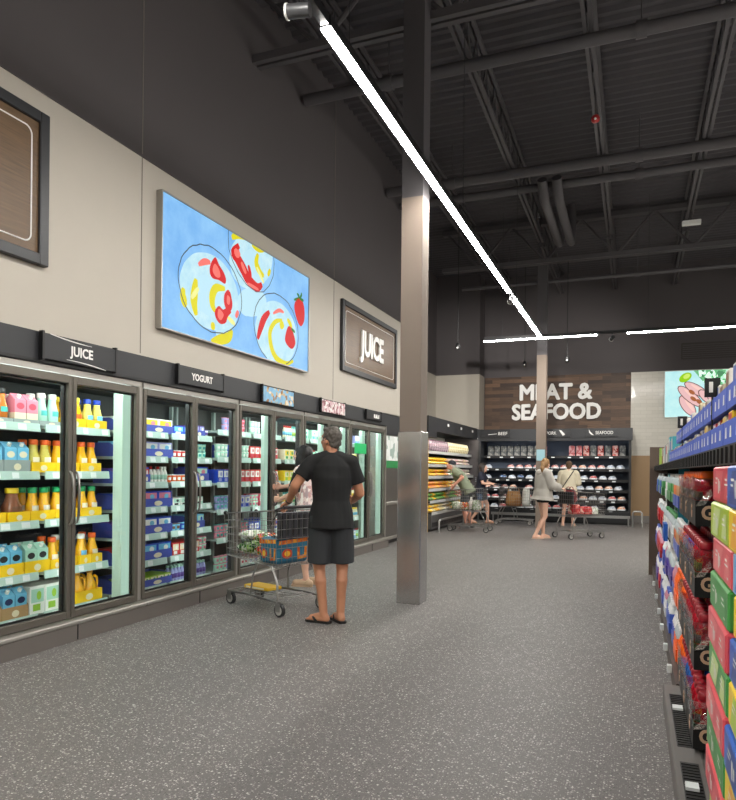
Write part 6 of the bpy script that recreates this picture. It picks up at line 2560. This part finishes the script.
def sandal(t, ank, deg, m, strap=True, sole=.02, high=False):
    ank = V(ank)
    f = V((-math.sin(R(deg)), math.cos(R(deg)), 0))
    r = V((f.y, -f.x, 0))
    g = V((ank.x, ank.y, 0))
    b = MB()
    pts = []
    for u, w in ((-.075, .020), (-.06, .036), (0, .040), (.06, .042), (.12, .050), (.155, .046), (.178, .030), (.184, .012)):
        pts.append((u, w))
    poly = [g + f * u + r * w for u, w in pts] + [g + f * u - r * w for u, w in reversed(pts)]
    b.poly([p + V((0, 0, .001)) for p in reversed(poly)], 0, sole, (0, 0, 1))
    o = b.build('sandal', m, t)
    if strap:
        for s in (-1, 1):
            MB().loft([(g + f * .128 + V((0, 0, .030)), r * .008, V((0, 0, .006))), (g + f * .095 + r * s * .028 + V((0, 0, .052)), f * .016, V((0, 0, .006)) + r * s * .003),
                       (g + f * .055 + r * s * .046 + V((0, 0, .022)), f * .018, V((0, 0, .008)) + r * s * .003)], 8).build('strap', m, o)
    if high:
        bb = MB()
        bb.pill(g - f * .04 + V((0, 0, .04)), g + f * .13 + V((0, 0, .038)), .046, .046, 12)
        bb.pill(g - f * .02 + V((0, 0, .05)), ank - V((0, 0, .02)), .044, .046, 12, flat1=True)
        put(baked(bb, [m], .007, 2), 'shoe_upper', o)
    return o


def glasses(t, M, m):
    b = MB()
    for s in (-1, 1):
        b.tube([M @ V((s * .034 + .021 * math.cos(2 * PI * i / 14), .100, .006 + .016 * math.sin(2 * PI * i / 14))) for i in range(14)], .0022, 6, closed=True)
        b.tube([M @ V((s * .055, .099, .010)), M @ V((s * .078, .06, .010)), M @ V((s * .083, -.01, .004))], .0025, 6)
    b.tube([M @ V((-.013, .101, .010)), M @ V((.013, .101, .010))], .002, 6)
    b.build('glasses', m, t)


# ---- the man in black
J1 = dict(pelvis=(0, 0, .97), waist=(0, .005, 1.11), chest=(0, .0, 1.32), neck=(0, .0, 1.525), head=(-.012, .035, 1.665), yaw=42, pitch=-6,
          shL=(-.178, 0, 1.46), elL=(-.33, -.02, 1.25), wrL=(-.40, .235, 1.085), shR=(.178, .0, 1.46), elR=(.262, .06, 1.18), wrR=(.215, .29, 1.10),
          hdL=(-.45, .62, -.35), pnL=(.2, -.3, -1), curlL=38, thumbL=1, hdR=(-.3, .8, -.1), pnR=(-1, 0, 0), curlR=35, thumbR=1,
          hipL=(-.095, 0, .93), kneeL=(-.105, .025, .50), ankL=(-.062, -.03, .085), hipR=(.095, 0, .93), kneeR=(.105, .03, .50), ankR=(.092, -.01, .085))
man, M1 = person('man in black polo shirt, charcoal shorts and flip-flops pushing the near cart', (-2.57, 5.62, 0), R(26), J1, 'tan', k=1.02, arm=1.08, leg=1.03, vox=.0055, foot_deg=(58, 20))
M_POLO = mat('black_polo', (17, 17, 18), .85, var=.1)
shirt(man, J1, M_POLO, 'polo_shirt', 1.02, .115, .66, .017, .010, 1.0, .010, collar=True)
shorts(man, J1, mat('charcoal_shorts', (45, 47, 50), .85, var=.1), k=1.03, length=.90, flare=.034)
hair(man, M1, mat('hair_grey_brown', (84, 78, 72), .7, var=.25, scale=60), 'short', 2.)
glasses(man, M1, mat('glasses_frame', (200, 190, 170), .3))
for s, dg in (('L', 58), ('R', 20)):
    sandal(man, J1['ank' + s], dg, mat('flip_flop_black', (24, 23, 23), .6))
wd = (V(J1['wrL']) - V(J1['elL'])).normalized()
wc = V(J1['wrL']) - wd * .03
MB().cyl(wc - wd * .012, wc + wd * .012, .034, n=16).build('watch', mat('watch_strap', (70, 60, 52), .5), man)

# ---- woman at the cooler door
J2 = dict(pelvis=(0, -.02, .88), waist=(0, 0, 1.00), chest=(0, .03, 1.22), neck=(0, .05, 1.42), head=(0, .085, 1.555), yaw=8, pitch=-8,
          shL=(-.165, .04, 1.36), elL=(-.21, .10, 1.10), wrL=(-.15, .30, 1.03), shR=(.165, .05, 1.36), elR=(.20, .26, 1.20), wrR=(.165, .45, 1.17),
          hdR=(0, 1, 0), pnR=(-1, .2, 0), curlR=42, thumbR=1, hdL=(.2, 1, 0), pnL=(1, 0, 0), curlL=40, thumbL=-1,
          hipL=(-.085, -.02, .85), kneeL=(-.09, .03, .46), ankL=(-.09, -.03, .085), hipR=(.085, -.02, .85), kneeR=(.09, .0, .46), ankR=(.10, -.10, .085))
w2, M2 = person('dark-haired woman in patterned white top opening a cooler door', (-3.64, 7.29, 0.0), R(90), J2, 'fair', k=.96, arm=.88, leg=.95)
shirt(w2, J2, mat('black_tee', (20, 20, 22), .85), 'under_shirt', .96, .06, .85, .012, .004, 1.0, .004)
M_PAT = mat_spots('patterned_white', [(226, 214, 206), (232, 226, 220), (190, 150, 146), (216, 196, 190), (170, 150, 150)], 40, .8, stretch=(1, 1, .5))
shirt(w2, J2, M_PAT, 'patterned_vest', .98, .16, 0, .022, .02, 1.0, .007)
shorts(w2, J2, mat('dark_shorts', (52, 50, 56), .85), k=.96, length=.72, flare=.02)
hair(w2, M2, mat('hair_black', (18, 15, 15), .5, var=.2, scale=50), 'bob', 4.)
for s, dg in (('L', 8), ('R', -8)):
    sandal(w2, J2['ank' + s], dg, mat('clog_tan', (190, 160, 130), .6), False, .02, True)

# ---- man in the green shirt, leaning over to the produce
J3 = dict(pelvis=(0, -.10, .92), waist=(0, -.02, 1.06), chest=(0, .11, 1.25), neck=(0, .23, 1.42), head=(-.02, .325, 1.52), yaw=14, pitch=-16,
          shL=(-.195, .18, 1.37), elL=(-.33, -.04, 1.23), wrL=(-.40, .13, 1.06), shR=(.195, .18, 1.37), elR=(.22, .23, 1.13), wrR=(.13, .33, .93),
          hdL=(-.1, .8, -.4), pnL=(.2, 0, -1), curlL=40, thumbL=1, hdR=(-.3, .6, -.5), pnR=(-.6, 0, -.8), curlR=25, thumbR=1,
          hipL=(-.09, -.09, .89), kneeL=(-.10, -.03, .48), ankL=(-.12, -.10, .085), hipR=(.09, -.09, .89), kneeR=(.10, -.06, .48), ankR=(.12, -.16, .085))
m3, M3 = person('man in green shirt and dark cap leaning towards the produce case', (-3.84, 16.10, 0), R(90), J3, 'pink', k=1.1, arm=1.05, leg=1.0)
shirt(m3, J3, mat('green_shirt', (126, 134, 112), .85, var=.08), 'green_shirt', 1.12, .10, .80, .018, .014, 1.08, .008)
shorts(m3, J3, mat('slate_shorts', (62, 66, 72), .85), k=1.1, length=.86, flare=.035)
hair(m3, M3, mat('hair_white', (190, 184, 176), .7, var=.1, scale=50), 'short', 6.)
cp = MB()
cp.ball((0, -.016, .056), (.088, .106, .082), 18, M=M3)
cp.loft([(M3 @ V((0, .07, .055)), M3.to_3x3() @ V((.066, 0, 0)), M3.to_3x3() @ V((0, .012, .008))), (M3 @ V((0, .13, .045)), M3.to_3x3() @ V((.06, 0, 0)), M3.to_3x3() @ V((0, .010, .008))), (M3 @ V((0, .165, .036)), M3.to_3x3() @ V((.038, 0, 0)), M3.to_3x3() @ V((0, .006, .006)))], 14)
put(baked(cp, [mat('cap_navy', (28, 30, 38), .8)], .007, 3), 'cap', m3)
for s, dg in (('L', 8), ('R', -8)):
    sandal(m3, J3['ank' + s], dg, mat('trainer_grey', (110, 108, 106), .6), False, .022, True)

# ---- woman in navy with the brown-bag cart
J4 = dict(pelvis=(0, 0, .86), waist=(0, .01, .98), chest=(0, .03, 1.16), neck=(0, .04, 1.345), head=(0, .07, 1.475), yaw=0, pitch=-6,
          shL=(-.165, .03, 1.29), elL=(-.20, .14, 1.08), wrL=(-.17, .33, 1.045), shR=(.165, .03, 1.29), elR=(.22, .10, 1.07), wrR=(.18, .33, 1.045),
          hdL=(0, 1, -.1), pnL=(0, -.1, -1), curlL=42, thumbL=1, hdR=(0, 1, -.1), pnR=(0, -.1, -1), curlR=42, thumbR=-1,
          hipL=(-.085, 0, .84), kneeL=(-.09, .17, .48), ankL=(-.09, .18, .085), hipR=(.085, 0, .84), kneeR=(.09, .05, .45), ankR=(.09, -.24, .10))
w4, M4 = person('woman in navy t-shirt and denim shorts walking with a cart', (-3.80, 17.84, 0), R(-90), J4, 'fair', k=.98, arm=.9, leg=.98)
shirt(w4, J4, mat('navy_tee', (24, 28, 44), .85, var=.1), 'navy_tee', .98, .07, .70, .016, .012, 1.0, .006)
bp_ = MB()
for q in range(3):
    bp_.cbox(-.07 + .012 * q, .06 - .02 * q, -.139, -.128, 1.10 + q * .045, 1.125 + q * .045, .003)
bp_.build('shirt_print', mat('print_grey', (170, 178, 186), .7), w4)
shorts(w4, J4, mat('denim', (84, 104, 130), .85, var=.15, scale=30), k=.98, length=.62, flare=.016)
hair(w4, M4, mat('hair_dark_brown', (38, 29, 25), .55, var=.2, scale=50), 'long', 8.)
for s, dg in (('L', 4), ('R', -4)):
    sandal(w4, J4['ank' + s], dg, mat('sandal_tan', (170, 130, 96), .6), True, .016)

# ---- woman in the grey hoodie
J5 = dict(pelvis=(0, 0, .90), waist=(0, .01, 1.03), chest=(0, .02, 1.22), neck=(0, .03, 1.41), head=(0, .06, 1.545), yaw=38, pitch=-8,
          shL=(-.175, .02, 1.35), elL=(-.22, .12, 1.12), wrL=(-.14, .30, 1.05), shR=(.175, .02, 1.35), elR=(.23, .10, 1.11), wrR=(.17, .31, 1.05),
          hdL=(0, 1, -.1), pnL=(0, -.1, -1), curlL=42, thumbL=1, hdR=(0, 1, -.1), pnR=(0, -.1, -1), curlR=42, thumbR=-1,
          hipL=(-.085, 0, .88), kneeL=(-.075, .05, .48), ankL=(-.05, .04, .085), hipR=(.085, 0, .88), kneeR=(.07, .02, .47), ankR=(.03, -.17, .085))
w5, M5 = person('blonde woman in grey hoodie with bare legs behind the farther column', (-1.76, 14.38, 0), R(-58), J5, 'fair', k=1.0, arm=.92, leg=1.0)
shirt(w5, J5, mat('grey_hoodie', (164, 159, 151), .9, var=.06), 'hoodie', 1.18, .10, 1.92, .030, .03, 1.2, .013, seed=1.)
hb = MB()
hb.loft([(V((0, -.075, 1.30)), V((.10, 0, 0)), V((0, .03, .02))), (V((0, -.085, 1.37)), V((.12, 0, 0)), V((0, .045, .02))), (V((0, -.06, 1.43)), V((.10, 0, 0)), V((0, .05, .02)))], 16)
put(baked(hb, [mat('grey_hoodie')], .009, 4, .008, 16.), 'hood', w5)
shorts(w5, J5, mat('black_shorts', (28, 28, 30), .85), k=1.0, length=.30, flare=.014)
hair(w5, M5, mat('hair_blonde', (140, 106, 66), .55, var=.25, scale=50), 'ponytail', 9.)
for s, dg in (('L', 6), ('R', -6)):
    sandal(w5, J5['ank' + s], dg, mat('sandal_beige', (196, 170, 150), .6), True, .016)

# ---- woman in cream with the shoulder strap
J6 = dict(pelvis=(0, 0, .90), waist=(0, .01, 1.03), chest=(0, .02, 1.22), neck=(0, .03, 1.41), head=(0, .06, 1.55), yaw=6, pitch=-12,
          shL=(-.175, .02, 1.35), elL=(-.235, .08, 1.11), wrL=(-.15, .28, 1.06), shR=(.175, .02, 1.35), elR=(.235, .08, 1.11), wrR=(.15, .28, 1.06),
          curlL=30, curlR=30, hipL=(-.085, 0, .88), kneeL=(-.10, .03, .48), ankL=(-.13, -.02, .085), hipR=(.085, 0, .88), kneeR=(.10, .03, .48), ankR=(.12, -.01, .085))
w6, M6 = person('short-haired woman in cream top with dark strap facing the meat case', (-1.56, 18.02, 0), R(0), J6, 'fair', k=1.02, arm=.92, leg=.95)
shirt(w6, J6, mat('cream_top', (214, 204, 178), .85, var=.04), 'cream_top', 1.04, .08, 1.55, .024, .02, 1.1, .009)
sk = MB().loft(torso_rings(J6, 1.0, .02, 0)[1:4], 20)
P6 = V(J6['pelvis'])
sk.loft([(P6 - V((0, 0, .26)), V((.215, 0, 0)), V((0, .17, 0))), (P6, V((.195, 0, 0)), V((0, .145, 0))), (P6 + V((0, 0, .1)), V((.17, 0, 0)), V((0, .125, 0)))], 20)
put(baked(sk, [mat('rose_skirt', (178, 96, 92), .85, var=.08)], .009, 3, .008, 14.), 'skirt', w6)
hair(w6, M6, mat('hair_brown', (92, 70, 50), .6, var=.2, scale=50), 'short', 12.)
MB().tube([(.12, .09, 1.405), (.13, 0, 1.435), (.115, -.07, 1.40), (.02, -.148, 1.24), (-.12, -.162, 1.02), (-.2, -.10, .90)], .012, 6).build('shoulder_strap', mat('strap_dark', (40, 34, 32), .6), w6)
for s, dg in (('L', 10), ('R', -10)):
    sandal(w6, J6['ank' + s], dg, mat('sandal_beige'), True, .016)
